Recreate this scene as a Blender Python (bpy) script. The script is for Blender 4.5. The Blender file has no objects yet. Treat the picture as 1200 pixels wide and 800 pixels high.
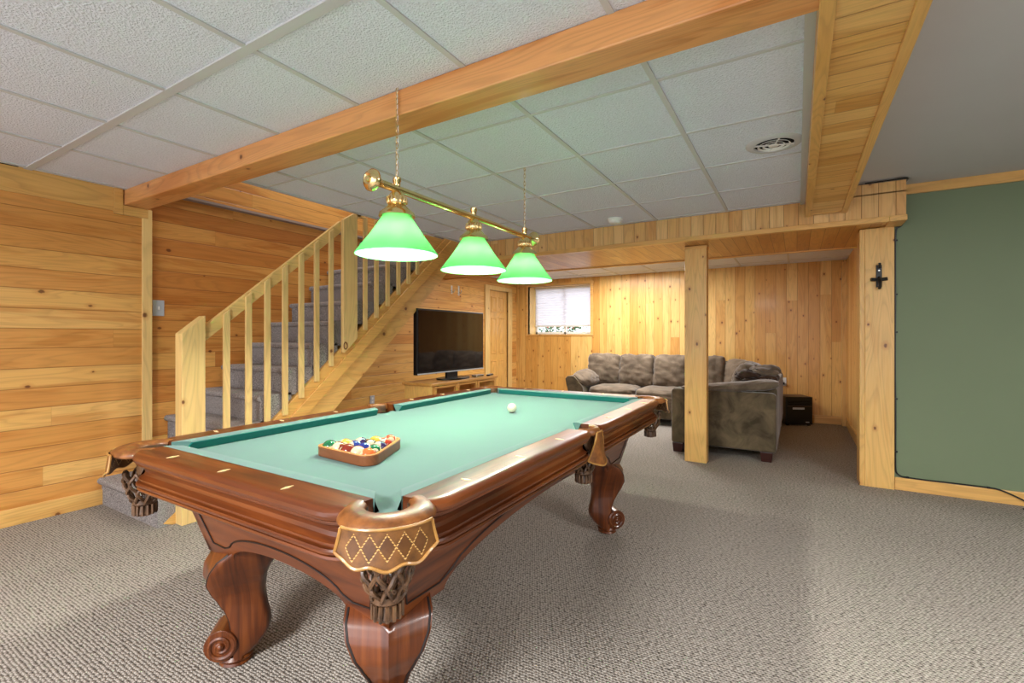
import bpy, bmesh, math, random
from mathutils import Vector, Matrix, noise
R = random.Random(7)
C = bpy.context.scene.collection
PI = math.pi

# ------------------------------------------------------------------ mesh builder
class MB:
    def __init__(s): s.bm = bmesh.new()
    def face(s, pts):
        return s.bm.faces.new([s.bm.verts.new(p) for p in pts])
    def box(s, x0, x1, y0, y1, z0, z1):
        v = [s.bm.verts.new((x, y, z)) for z in (z0, z1) for y in (y0, y1) for x in (x0, x1)]
        for f in ((0, 2, 3, 1), (4, 5, 7, 6), (0, 1, 5, 4), (2, 6, 7, 3), (0, 4, 6, 2), (1, 3, 7, 5)):
            s.bm.faces.new([v[i] for i in f])
        return s
    def obox(s, c, ax, ay, az, hx, hy, hz):
        c = Vector(c); ax = Vector(ax).normalized(); ay = Vector(ay).normalized(); az = Vector(az).normalized()
        v = [s.bm.verts.new(c + ax*hx*i + ay*hy*j + az*hz*k) for k in (-1, 1) for j in (-1, 1) for i in (-1, 1)]
        for f in ((0, 2, 3, 1), (4, 5, 7, 6), (0, 1, 5, 4), (2, 6, 7, 3), (0, 4, 6, 2), (1, 3, 7, 5)):
            s.bm.faces.new([v[i] for i in f])
        return s
    def prism(s, pts, fn, d0, d1):
        """pts 2-D outline; fn(a,b,d) -> 3-D"""
        a = [s.bm.verts.new(fn(p[0], p[1], d0)) for p in pts]
        b = [s.bm.verts.new(fn(p[0], p[1], d1)) for p in pts]
        n = len(pts)
        caps = [s.bm.faces.new(a), s.bm.faces.new(b)]
        for i in range(n):
            s.bm.faces.new((a[i], a[(i+1) % n], b[(i+1) % n], b[i]))
        if n > 4: bmesh.ops.triangulate(s.bm, faces=caps, ngon_method='EAR_CLIP')
        return s
    def loft(s, rings, closed=True, caps=True, loop=False):
        vs = [[s.bm.verts.new(p) for p in r] for r in rings]
        n = len(rings[0]); m = len(vs)
        for i in range(m if loop else m-1):
            A, B = vs[i], vs[(i+1) % m]
            for j in range(n if closed else n-1):
                k = (j+1) % n
                s.bm.faces.new((A[j], A[k], B[k], B[j]))
        if caps and closed and not loop:
            fs = [s.bm.faces.new(vs[0]), s.bm.faces.new(vs[-1])]
            if n > 4: bmesh.ops.triangulate(s.bm, faces=fs, ngon_method='EAR_CLIP')
        return s
    def tube(s, pts, r, n=8, closed=False):
        pts = [Vector(p) for p in pts]; m = len(pts); rings = []
        up = None
        for i, p in enumerate(pts):
            if closed: t = pts[(i+1) % m]-pts[i-1]
            else: t = pts[min(i+1, m-1)]-pts[max(i-1, 0)]
            t.normalize()
            if up is None:
                up = Vector((0, 0, 1)) if abs(t.z) < .9 else Vector((1, 0, 0))
            a = t.cross(up)
            if a.length < 1e-4: a = t.cross(Vector((0.3, 1, 0.2)))
            a.normalize(); b = a.cross(t); up = b
            rr = r(i/(m-1)) if callable(r) else r
            rings.append([p + (a*math.cos(2*PI*k/n)+b*math.sin(2*PI*k/n))*rr for k in range(n)])
        return s.loft(rings, loop=closed)
    def lathe(s, prof, c=(0, 0, 0), n=32, axis='Z', a0=0, a1=2*PI):
        c = Vector(c); rings = []
        full = abs(a1-a0-2*PI) < 1e-6
        m = n if full else n+1
        for i in range(m):
            t = a0+(a1-a0)*i/n
            ring = []
            for r, h in prof:
                x, y = r*math.cos(t), r*math.sin(t)
                ring.append(c + (Vector((x, y, h)) if axis == 'Z' else Vector((x, h, y)) if axis == 'Y' else Vector((h, x, y))))
            rings.append(ring)
        return s.loft(rings, closed=False, caps=False, loop=full)
    def sphere(s, c, r, u=24, v=14):
        bmesh.ops.create_uvsphere(s.bm, u_segments=u, v_segments=v, radius=r, matrix=Matrix.Translation(c)); return s
    def build(s, name, mat, parent=None, off=None, smooth=True, ang=40, bevel=0, seg=2, weld=True):
        bm = s.bm
        if weld: bmesh.ops.remove_doubles(bm, verts=bm.verts, dist=1e-5)
        if off is None and parent is not None and parent.get('_w'): off = parent['_off']
        if off is not None: bmesh.ops.translate(bm, verts=bm.verts, vec=-Vector(off))
        bmesh.ops.recalc_face_normals(bm, faces=bm.faces)
        me = bpy.data.meshes.new(name); bm.to_mesh(me); bm.free()
        if smooth:
            for p in me.polygons: p.use_smooth = True
            me.set_sharp_from_angle(angle=math.radians(ang))
        me.materials.append(mat)
        o = bpy.data.objects.new(name, me); C.objects.link(o)
        if parent is not None: o.parent = parent
        if bevel:
            b = o.modifiers.new('bevel', 'BEVEL'); b.width = bevel; b.segments = seg; b.limit_method = 'ANGLE'; b.angle_limit = math.radians(40)
        return o

OFF = {}
def tag(o, label, cat, group=None, kind=None):
    o['label'] = label; o['category'] = cat
    if group: o['group'] = group
    if kind: o['kind'] = kind
    return o
def thing(name, label, cat, loc=(0, 0, 0), rz=0, group=None):
    o = bpy.data.objects.new(name, None); C.objects.link(o); o.empty_display_size = .1
    o.location = loc; o.rotation_euler = (0, 0, rz)
    return tag(o, label, cat, group)
def struct(mb, name, mat, label, cat, **k):
    o = mb.build(name, mat, **k); return tag(o, label, cat, kind='structure')
def copy_thing(root):
    r = root.copy(); C.objects.link(r)
    for ch in list(root.children):
        c = ch.copy(); C.objects.link(c); c.parent = r
        for g in list(ch.children):
            d = g.copy(); C.objects.link(d); d.parent = c
    return r

# ------------------------------------------------------------------ materials
def srgb(r, g, b):
    f = lambda c: (c/255/12.92 if c <= 10 else ((c/255+.055)/1.055)**2.4)
    return (f(r), f(g), f(b), 1)
class NT:
    def __init__(s, name):
        s.m = bpy.data.materials.new(name); s.m.use_nodes = True
        s.t = s.m.node_tree; s.t.nodes.clear()
        s.out = s.n('ShaderNodeOutputMaterial')
    def n(s, typ, **k):
        nd = s.t.nodes.new(typ)
        for a, b in k.items(): setattr(nd, a, b)
        return nd
    def l(s, a, b): s.t.links.new(a, b)
    def put(s, sock, v):
        if v is None: return
        if hasattr(v, 'links') or isinstance(v, bpy.types.NodeSocket): s.l(v, sock)
        else: sock.default_value = v
    def math(s, op, a, b=None, c=None, clamp=False):
        nd = s.n('ShaderNodeMath', operation=op, use_clamp=clamp)
        for i, v in enumerate((a, b, c)): s.put(nd.inputs[i], v)
        return nd.outputs[0]
    def comb(s, x, y, z):
        nd = s.n('ShaderNodeCombineXYZ')
        for i, v in enumerate((x, y, z)): s.put(nd.inputs[i], v)
        return nd.outputs[0]
    def obj(s):
        tc = s.n('ShaderNodeTexCoord'); sp = s.n('ShaderNodeSeparateXYZ'); s.l(tc.outputs['Object'], sp.inputs[0])
        return tc.outputs['Object'], sp.outputs
    def noise(s, vec, scale=1, detail=3, rough=.5, dist=0):
        nd = s.n('ShaderNodeTexNoise'); s.l(vec, nd.inputs['Vector'])
        nd.inputs['Scale'].default_value = scale; nd.inputs['Detail'].default_value = detail
        nd.inputs['Roughness'].default_value = rough; nd.inputs['Distortion'].default_value = dist
        return nd.outputs['Fac']
    def ramp(s, fac, stops, interp='LINEAR'):
        nd = s.n('ShaderNodeValToRGB'); s.l(fac, nd.inputs[0]); cr = nd.color_ramp; cr.interpolation = interp
        while len(cr.elements) < len(stops): cr.elements.new(.5)
        for e, (p, c) in zip(cr.elements, stops):
            e.position = p; e.color = c if len(c) == 4 else (*c, 1)
        return nd.outputs[0]
    def mix(s, fac, a, b, typ='MIX'):
        nd = s.n('ShaderNodeMix', data_type='RGBA', blend_type=typ)
        s.put(nd.inputs[0], fac); s.put(nd.inputs[6], a); s.put(nd.inputs[7], b)
        return nd.outputs[2]
    def bump(s, h, strength=.3, dist=.005):
        nd = s.n('ShaderNodeBump'); nd.inputs['Strength'].default_value = strength; nd.inputs['Distance'].default_value = dist
        s.l(h, nd.inputs['Height']); return nd.outputs[0]
    def principled(s, col, rough=.5, spec=.4, metal=0, normal=None, coat=0, **k):
        p = s.n('ShaderNodeBsdfPrincipled')
        s.put(p.inputs['Base Color'], col); s.put(p.inputs['Roughness'], rough)
        p.inputs['Specular IOR Level'].default_value = spec; p.inputs['Metallic'].default_value = metal
        p.inputs['Coat Weight'].default_value = coat; p.inputs['Coat Roughness'].default_value = .12
        if normal is not None: s.l(normal, p.inputs['Normal'])
        for a, b in k.items(): s.put(p.inputs[a], b)
        s.l(p.outputs[0], s.out.inputs[0]); return p

def simple(name, col, rough=.5, spec=.4, metal=0, coat=0, **k):
    t = NT(name); t.principled(col, rough, spec, metal, coat=coat, **k); return t.m

def pine(name, along, across=None, width=.132, length=2.6, tints=None, heart=.5, knots=.5, groove=True, rough=.38, seed=0.0):
    """pine boards: along / across are 0,1,2 axes; across=None -> one solid board"""
    t = NT(name); vec, o = t.obj()
    a = o[along]
    if across is None:
        rest = [i for i in range(3) if i != along]
        c = t.math('ADD', o[rest[0]], t.math('MULTIPLY', o[rest[1]], .73)); idx = None
        rnd = seed; rnd2 = seed*1.7+.31
        tint = None
    else:
        c = o[across]
        q = t.math('DIVIDE', t.math('ADD', c, seed), width)
        idx = t.math('FLOOR', q)
        w = t.n('ShaderNodeTexWhiteNoise', noise_dimensions='1D'); t.l(idx, w.inputs['W']); rnd = w.outputs['Value']
        a2 = t.math('DIVIDE', t.math('ADD', a, t.math('MULTIPLY', rnd, length*3)), length)
        sg = t.math('FLOOR', a2)
        w2 = t.n('ShaderNodeTexWhiteNoise', noise_dimensions='2D')
        t.l(t.comb(idx, sg, 0), w2.inputs['Vector']); rnd2 = w2.outputs['Value']
    if tints is None:
        tints = [srgb(222, 170, 96), srgb(232, 186, 112), srgb(206, 146, 78), srgb(238, 196, 124), srgb(214, 158, 86)]
    tints = [(c0[0]*.98, c0[1]*.945, c0[2]*.87, 1) for c0 in tints]
    n = len(tints)
    if across is None:
        base = tints[0]
    else:
        base = t.ramp(rnd2, [(i/n, tints[i]) for i in range(n)], 'CONSTANT')
    shift = t.math('MULTIPLY', rnd2, 37.0)
    # broad growth figure
    fig = t.noise(t.comb(t.math('MULTIPLY', a, .9), t.math('MULTIPLY', c, 9.0), shift), 1, 3, .55, 1.2)
    hf = t.ramp(fig, [(.50, (0, 0, 0)), (.62, (1, 1, 1))])
    dark = [c0*f for c0, f in zip(tints[2][:3], (.78, .62, .42))]
    col = t.mix(t.math('MULTIPLY', hf, heart), base, (*dark, 1))
    # fine grain: contour lines of a stretched noise
    fn = t.noise(t.comb(t.math('MULTIPLY', a, .55), t.math('MULTIPLY', c, 6.0), t.math('ADD', shift, 5.0)), 1, 2, .5, .6)
    ln = t.math('FRACT', t.math('MULTIPLY', fn, 16.0))
    lr = t.ramp(ln, [(0, (.72, .72, .72)), (.45, (1, 1, 1)), (.9, (.93, .93, .93)), (1, (.76, .76, .76))])
    col = t.mix(.6, col, lr, 'MULTIPLY')
    gr = t.noise(t.comb(t.math('MULTIPLY', a, 3.0), t.math('MULTIPLY', c, 160.0), shift), 1, 2, .6)
    col = t.mix(.22, col, t.ramp(gr, [(.3, (.7, .62, .5)), (.6, (1, 1, 1))]), 'MULTIPLY')
    # knots
    if knots > 0:
        vo = t.n('ShaderNodeTexVoronoi', voronoi_dimensions='2D', feature='F1'); vo.inputs['Scale'].default_value = 1
        wob = t.math('MULTIPLY', t.noise(vec, 60, 2), .06)
        t.l(t.comb(t.math('MULTIPLY', t.math('ADD', a, seed*3.1), 3.4), t.math('ADD', t.math('MULTIPLY', c, 5.2), wob), 0), vo.inputs['Vector'])
        sc = t.n('ShaderNodeSeparateColor'); t.l(vo.outputs['Color'], sc.inputs[0])
        on = t.math('LESS_THAN', sc.outputs[0], knots)
        rad = t.math('MULTIPLY_ADD', sc.outputs[1], .045, .03)
        rel = t.math('DIVIDE', vo.outputs['Distance'], rad)
        kd = t.math('MULTIPLY', t.ramp(rel, [(.55, (1, 1, 1)), (1.0, (0, 0, 0))]), on)
        halo = t.math('MULTIPLY', t.ramp(t.math('MULTIPLY', rel, .4), [(.3, (1, 1, 1)), (1.0, (0, 0, 0))]), on)
        col = t.mix(t.math('MULTIPLY', halo, .4), col, srgb(178, 108, 48))
        col = t.mix(t.math('MULTIPLY', kd, .85), col, srgb(92, 46, 22))
    nrm = None
    if across is not None and groove:
        fr = t.math('FRACT', q)
        d = t.math('MINIMUM', fr, t.math('SUBTRACT', 1.0, fr))
        d = t.math('MULTIPLY', d, width)
        g = t.ramp(t.math('MULTIPLY', d, 100.0), [(.1, (0, 0, 0)), (.38, (1, 1, 1))])
        fr2 = t.math('FRACT', a2); d2 = t.math('MULTIPLY', t.math('MINIMUM', fr2, t.math('SUBTRACT', 1.0, fr2)), length)
        g2 = t.ramp(t.math('MULTIPLY', d2, 100.0), [(.04, (0, 0, 0)), (.12, (1, 1, 1))])
        col = t.mix(t.math('MULTIPLY', t.math('SUBTRACT', 1.0, g), .62), col, srgb(112, 62, 22))
        col = t.mix(t.math('MULTIPLY', t.math('SUBTRACT', 1.0, g2), .35), col, srgb(112, 62, 22))
        nrm = t.bump(g, .5, .003)
    t.principled(col, rough, .35, normal=nrm, coat=.12)
    return t.m

def cherry(name, along=1, tone=1.0):
    t = NT(name); vec, o = t.obj()
    rest = [i for i in range(3) if i != along]
    c = t.math('ADD', o[rest[0]], o[rest[1]])
    f = t.noise(t.comb(t.math('MULTIPLY', o[along], 1.6), t.math('MULTIPLY', c, 22.0), 0.0), 1, 4, .55, .8)
    k = tone
    A = srgb(58*k, 25*k, 9*k); B = srgb(98*k, 47*k, 17*k); D = srgb(128*k, 68*k, 27*k)
    col = t.ramp(f, [(.3, A), (.52, B), (.75, D)])
    t.principled(col, .34, .4, coat=.28)
    return t.m

M = {}
LIGHT = [srgb(226, 178, 106), srgb(234, 190, 120), srgb(216, 160, 92), srgb(238, 198, 132), srgb(222, 172, 100)]
WARM = [srgb(220, 166, 94), srgb(226, 176, 104), srgb(210, 150, 80), srgb(230, 182, 112), srgb(214, 154, 84)]
M['wall_h'] = pine('pine_boards_left', 1, 2, .132, 3.2, WARM, .55, .30, seed=.05)
M['wall_h_orange'] = pine('pine_boards_stair', 1, 2, .132, 2.4, [srgb(208, 146, 76), srgb(216, 158, 86), srgb(196, 130, 64), srgb(222, 168, 94), srgb(202, 138, 70)], .6, .34, seed=.37)
M['wall_h_tv'] = pine('pine_boards_tv', 1, 2, .132, 2.9, [srgb(222, 170, 98), srgb(230, 184, 112), srgb(210, 152, 82), srgb(226, 178, 104)], .4, .3, seed=.21)
M['wall_v'] = pine('pine_boards_far', 2, 0, .135, 5.0, [srgb(220, 172, 98), srgb(226, 182, 108), srgb(212, 160, 86), srgb(230, 190, 118), srgb(216, 166, 92)], .35, .62, seed=.4)
M['wall_v_side'] = pine('pine_boards_side', 2, 1, .135, 5.0, LIGHT, .35, .5)
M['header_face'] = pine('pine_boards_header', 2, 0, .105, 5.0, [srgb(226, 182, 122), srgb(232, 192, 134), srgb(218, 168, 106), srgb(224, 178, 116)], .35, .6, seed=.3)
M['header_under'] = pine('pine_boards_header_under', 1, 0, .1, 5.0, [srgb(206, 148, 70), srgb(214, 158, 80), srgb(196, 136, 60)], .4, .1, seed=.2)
M['soffit_under'] = pine('pine_boards_soffit', 0, 1, .125, 4.0, [srgb(224, 176, 104), srgb(232, 190, 122), srgb(212, 160, 88), srgb(228, 182, 112)], .5, .12, seed=.1)
def solid(nm, ax, c, k=.25, h=.3, s=.2): M[nm] = pine(nm, ax, None, tints=[srgb(*c)]*3, heart=h, knots=k, seed=s)
solid('pine_x', 0, (224, 176, 106)); solid('pine_y', 1, (224, 178, 108)); solid('pine_z', 2, (222, 178, 108), .2)
solid('pine_pale_z', 2, (232, 200, 136), .12, .15, .6); solid('pine_pale_y', 1, (230, 196, 128), .12, .15, .8)
solid('stringer_wood', 1, (222, 172, 98), .3, .3, .45)
solid('beam_wood', 0, (222, 162, 104), .4, .75, .9)
solid('door_wood', 2, (226, 180, 106), 0, .2, .35)
solid('stand_wood', 1, (206, 152, 84), .1, .35, .52)
solid('post_wood', 2, (226, 182, 112), .55, .35, .15)
M['cherry_x'] = cherry('cherry_wood_x', 0); M['cherry_y'] = cherry('cherry_wood_y', 1); M['cherry_z'] = cherry('cherry_wood_z', 2, .98)
M['rail_top'] = M['cherry_y']
M['dark_inlay'] = simple('dark_groove', srgb(26, 14, 10), .5)
M['pearl'] = simple('sight_inlay', srgb(236, 206, 150), .3)
M['brass'] = simple('polished_brass', srgb(232, 206, 150), .18, .5, 1.0)
M['white_plastic'] = simple('white_plastic', srgb(226, 226, 222), .4)
M['grey_plate'] = simple('grey_cover_plate', srgb(176, 182, 188), .35)
M['black'] = simple('black_plastic', srgb(14, 14, 15), .35)
M['iron'] = simple('black_iron', srgb(22, 20, 18), .45, .5)
M['steel'] = simple('brushed_steel', srgb(190, 190, 186), .3, .5, 1.0)
M['screen'] = simple('dark_screen', srgb(18, 15, 17), .05, .8)
M['foot_wood'] = simple('dark_foot_wood', srgb(52, 22, 16), .35)
M['grid'] = simple('ceiling_grid_metal', srgb(196, 198, 200), .45)
M['smoke_white'] = simple('ivory_plastic', srgb(232, 232, 228), .4)
M['gap_shadow'] = simple('recess_shadow', srgb(10, 10, 10), .9)  # near-black colour stands in for the shade inside gaps and openings

def cloth_mat(nm, c, rough=.9, sc=900, amt=.12):
    t = NT(nm); vec, o = t.obj()
    f = t.noise(vec, sc, 2); g = t.noise(vec, 3.0, 3)
    col = t.mix(amt, c, t.ramp(f, [(.3, (.5, .5, .5)), (.7, (1, 1, 1))]), 'MULTIPLY')
    col = t.mix(.12, col, t.ramp(g, [(.35, (.75, .75, .75)), (.65, (1, 1, 1))]), 'MULTIPLY')
    p = t.principled(col, rough, .12, normal=t.bump(f, .08, .001))
    p.inputs['Sheen Weight'].default_value = .15
    return t.m
M['felt'] = cloth_mat('green_felt', srgb(90, 123, 116))
M['cushion_cloth_shaded'] = cloth_mat('green_cushion_cloth_shaded', srgb(22, 116, 106))  # the felt again, with the shade of the undercut faces put into the colour

def suede(nm, c1, c2):
    t = NT(nm); vec, o = t.obj()
    f = t.noise(vec, 5.0, 4, .6, .8); g = t.noise(vec, 240, 2)
    col = t.ramp(f, [(.32, c1), (.66, c2)])
    col = t.mix(.15, col, t.ramp(g, [(.3, (.6, .6, .6)), (.7, (1, 1, 1))]), 'MULTIPLY')
    p = t.principled(col, .85, .15, normal=t.bump(f, .25, .01)); p.inputs['Sheen Weight'].default_value = .35
    p.inputs['Sheen Roughness'].default_value = .4
    return t.m
M['suede'] = suede('taupe_microsuede', srgb(82, 70, 57), srgb(118, 103, 86))
M['suede_dark'] = suede('olive_microsuede', srgb(60, 51, 37), srgb(104, 90, 69))
M['throw'] = suede('dark_brown_throw', srgb(44, 30, 22), srgb(72, 54, 42))

def carpet(nm, light, mid, dark, cell=.0135, fuzzy=False):
    t = NT(nm); vec, o = t.obj()
    if not fuzzy:
        row = t.math('FLOOR', t.math('DIVIDE', o[1], cell*.92))
        st = t.math('MULTIPLY', t.math('MODULO', row, 2.0), .5)
        vx = t.math('ADD', t.math('DIVIDE', o[0], cell), st); vy = t.math('DIVIDE', o[1], cell*.92)
        vo = t.n('ShaderNodeTexVoronoi', voronoi_dimensions='2D', feature='F1'); vo.inputs['Scale'].default_value = 1; vo.inputs['Randomness'].default_value = .38
        t.l(t.comb(vx, vy, 0), vo.inputs['Vector'])
        sc = t.n('ShaderNodeSeparateColor'); t.l(vo.outputs['Color'], sc.inputs[0])
        loop = t.ramp(vo.outputs['Distance'], [(.15, light), (.45, mid), (.72, dark)])
        loop = t.mix(.35, loop, t.ramp(sc.outputs[0], [(0, (.68, .68, .7)), (1, (1, 1, 1))]), 'MULTIPLY')
        big = t.noise(vec, 1.3, 3)
        loop = t.mix(.2, loop, t.ramp(big, [(.35, (.8, .8, .8)), (.65, (1, 1, 1))]), 'MULTIPLY')
        h = t.math('SUBTRACT', 1.0, vo.outputs['Distance'])
        t.principled(loop, .95, .08, normal=t.bump(h, .9, .008))
    else:
        f = t.noise(vec, 170, 3, .6); g = t.noise(vec, 60, 2)
        col = t.ramp(f, [(.32, dark), (.5, mid), (.68, light)])
        col = t.mix(.3, col, t.ramp(g, [(.35, (.7, .7, .7)), (.65, (1, 1, 1))]), 'MULTIPLY')
        t.principled(col, .95, .08, normal=t.bump(f, .6, .006))
    return t.m
M['carpet'] = carpet('loop_carpet', srgb(196, 188, 178), srgb(150, 142, 132), srgb(62, 57, 52))
M['stair_carpet'] = carpet('stair_carpet', srgb(188, 182, 178), srgb(142, 136, 134), srgb(96, 92, 92), fuzzy=True)

def tilemat():
    t = NT('ceiling_tile'); vec, o = t.obj()
    f = t.noise(vec, 95, 3, .6, .4); v = t.n('ShaderNodeTexVoronoi'); v.inputs['Scale'].default_value = 120; t.l(vec, v.inputs['Vector'])
    h = t.math('ADD', f, t.math('MULTIPLY', v.outputs['Distance'], .5))
    col = t.mix(.5, srgb(226, 231, 243), t.ramp(f, [(.36, (.8, .8, .8)), (.55, (1, 1, 1))]), 'MULTIPLY')
    t.principled(col, .9, .1, normal=t.bump(h, .85, .008)); return t.m
M['tile'] = tilemat()
def paint(nm, c, v=.05):
    t = NT(nm); vec, o = t.obj(); f = t.noise(vec, 2.2, 3); g = t.noise(vec, 240, 2)
    col = t.mix(v*4, c, t.ramp(f, [(.35, (.86, .86, .86)), (.65, (1, 1, 1))]), 'MULTIPLY')
    t.principled(col, .6, .25, normal=t.bump(g, .06, .002)); return t.m
M['green'] = paint('sage_green_paint', srgb(114, 126, 98))
M['drywall'] = paint('white_drywall', srgb(196, 196, 198))
M['grey_paint'] = paint('grey_paint', srgb(150, 136, 130))

def leather(nm, c1, c2, diamonds=False):
    t = NT(nm); vec, o = t.obj()
    f = t.noise(vec, 28, 4, .6); g = t.noise(vec, 260, 2)
    col = t.ramp(f, [(.3, c1), (.7, c2)]); nrm = t.bump(g, .2, .001)
    if diamonds:
        ang = t.math('ARCTAN2', o[1], o[0])                 # angle round the pocket, local +X faces out
        u = t.math('ADD', t.math('MULTIPLY', ang, 3.75), .5); z = o[2]
        w = t.math('DIVIDE', t.math('ADD', z, .039), .054)
        fu = t.math('ABSOLUTE', t.math('SUBTRACT', t.math('FRACT', u), .5))
        dm = t.math('ADD', t.math('MULTIPLY', fu, 2.0), t.math('MULTIPLY', t.math('ABSOLUTE', w), 2.0))
        inside = t.math('LESS_THAN', dm, 1.0)
        edge = t.math('SUBTRACT', 1.0, t.math('MULTIPLY', t.math('ABSOLUTE', t.math('SUBTRACT', dm, 1.0)), 7.0), clamp=True)
        lim = t.math('LESS_THAN', t.math('ABSOLUTE', ang), .667)
        inb = t.math('LESS_THAN', t.math('ABSOLUTE', w), .6)
        k = t.math('MULTIPLY', lim, inb)
        col = t.mix(t.math('MULTIPLY', t.math('MULTIPLY', inside, k), .5), col, srgb(62, 32, 10))
        stitch = t.math('GREATER_THAN', t.math('FRACT', t.math('MULTIPLY', w, 9.0)), .35)
        ek = t.math('MULTIPLY', t.math('MULTIPLY', edge, k), stitch)
        col = t.mix(ek, col, srgb(206, 160, 92))
        nrm = t.bump(t.math('SUBTRACT', 1.0, t.math('MULTIPLY', edge, k)), .4, .002)
    t.principled(col, .42, .4, normal=nrm, coat=.15); return t.m
M['leather'] = leather('tan_leather', srgb(88, 48, 18), srgb(142, 88, 42))
M['leather_tooled'] = leather('tooled_leather', srgb(76, 45, 16), srgb(122, 78, 32), True)
M['leather_dark'] = leather('dark_leather_net', srgb(48, 32, 22), srgb(112, 80, 54))
M['leather_edge'] = leather('leather_binding', srgb(140, 96, 42), srgb(178, 130, 66))

def shade_glass():
    t = NT('green_glass_shade')
    d = t.n('ShaderNodeBsdfDiffuse'); d.inputs[0].default_value = srgb(78, 170, 100)
    tr = t.n('ShaderNodeBsdfTranslucent'); tr.inputs[0].default_value = srgb(150, 232, 150)
    m1 = t.n('ShaderNodeMixShader'); m1.inputs[0].default_value = .13; t.l(d.outputs[0], m1.inputs[1]); t.l(tr.outputs[0], m1.inputs[2])
    g = t.n('ShaderNodeBsdfGlossy'); g.inputs['Roughness'].default_value = .15; g.inputs[0].default_value = (1, 1, 1, 1)
    m2 = t.n('ShaderNodeMixShader'); m2.inputs[0].default_value = .05; t.l(m1.outputs[0], m2.inputs[1]); t.l(g.outputs[0], m2.inputs[2])
    tp = t.n('ShaderNodeBsdfTransparent'); tp.inputs[0].default_value = (.95, 1, .95, 1)
    m3 = t.n('ShaderNodeMixShader'); m3.inputs[0].default_value = .1; t.l(m2.outputs[0], m3.inputs[1]); t.l(tp.outputs[0], m3.inputs[2])
    t.l(m3.outputs[0], t.out.inputs[0]); return t.m
M['shade'] = shade_glass()
def emis(nm, c, s):
    t = NT(nm); e = t.n('ShaderNodeEmission'); e.inputs[0].default_value = c; e.inputs[1].default_value = s; t.l(e.outputs[0], t.out.inputs[0]); return t.m
M['bulb'] = emis('lit_bulb', (1, .93, .8, 1), 6)
def blind():
    t = NT('white_cellular_blind'); vec, o = t.obj()
    fr = t.math('FRACT', t.math('DIVIDE', o[2], .024))
    h = t.math('PINGPONG', fr, .5)
    d = t.n('ShaderNodeBsdfDiffuse'); d.inputs[0].default_value = srgb(228, 226, 232)
    tr = t.n('ShaderNodeBsdfTranslucent'); tr.inputs[0].default_value = srgb(226, 226, 236)
    b = t.bump(h, .4, .006); t.l(b, d.inputs['Normal'])
    m1 = t.n('ShaderNodeMixShader'); m1.inputs[0].default_value = .4; t.l(d.outputs[0], m1.inputs[1]); t.l(tr.outputs[0], m1.inputs[2])
    t.l(m1.outputs[0], t.out.inputs[0]); return t.m
M['blind'] = blind()
def glass():
    t = NT('window_glass'); g = t.n('ShaderNodeBsdfGlossy'); g.inputs['Roughness'].default_value = .02
    tp = t.n('ShaderNodeBsdfTransparent'); m = t.n('ShaderNodeMixShader'); m.inputs[0].default_value = .06
    t.l(tp.outputs[0], m.inputs[1]); t.l(g.outputs[0], m.inputs[2]); t.l(m.outputs[0], t.out.inputs[0]); return t.m
M['glass'] = glass()
M['leaf'] = simple('shrub_leaves', srgb(70, 120, 84), .6)
M['bloom'] = simple('pink_blooms', srgb(214, 120, 130), .6)

def ballmat(nm, c, stripe):
    t = NT(nm); vec, o = t.obj(); r = .0270
    white = srgb(206, 192, 156)
    def cap(axis, lim):
        return t.math('GREATER_THAN', t.math('ABSOLUTE', o[axis]), r*lim)
    spot = cap(0, .86)
    if stripe:
        col = t.mix(cap(2, .60), c, white)
        col = t.mix(spot, col, white)
    else:
        col = t.mix(spot, c, white)
    t.principled(col, .12, .5, coat=.3); return t.m

# ================================================================== ROOM
FAR = 7.9; XL = -4.33; XS = -4.38; XT = -4.65; CZ = 2.315
struct(MB().box(-4.9, 4.2, -3.2, 8.3, -.12, 0), 'floor', M['carpet'], 'grey beige loop pile carpet covering the whole basement floor', 'floor', smooth=False)
struct(MB().box(-4.6, XL, -3.2, 1.726, 0, CZ+.1), 'wall_left', M['wall_h'], 'left wall of honey coloured horizontal pine boards', 'wall', smooth=False)
mb = MB(); mb.box(XL, XL+.014, -3.2, 1.66, 0, .11)
struct(mb, 'baseboard_left', M['pine_y'], 'pine baseboard along the left wall', 'baseboard', smooth=False, bevel=.003)
mb = MB(); mb.box(XL, XL+.012, -3.2, 1.487, 2.145, CZ)
struct(mb, 'trim_1', M['pine_y'], 'wide pale pine board along the top of the left wall', 'trim', smooth=False, bevel=.002)
mb = MB(); mb.box(XL, XL+.022, 1.487, 1.54, 2.125, CZ); mb.box(XL, XL+.02, 1.54, 1.70, 2.125, 2.197)
struct(mb, 'trim_2', M['pine_y'], 'short pine pad board under the left end of the ceiling beam', 'trim', smooth=False, bevel=.002)
mb = MB(); mb.box(XL-.05, XL+.018, 1.664, 1.728, 0, 2.197)
struct(mb, 'trim_3', M['pine_pale_z'], 'pale vertical pine corner board where left wall meets stair', 'trim', smooth=False, bevel=.003)
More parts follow.
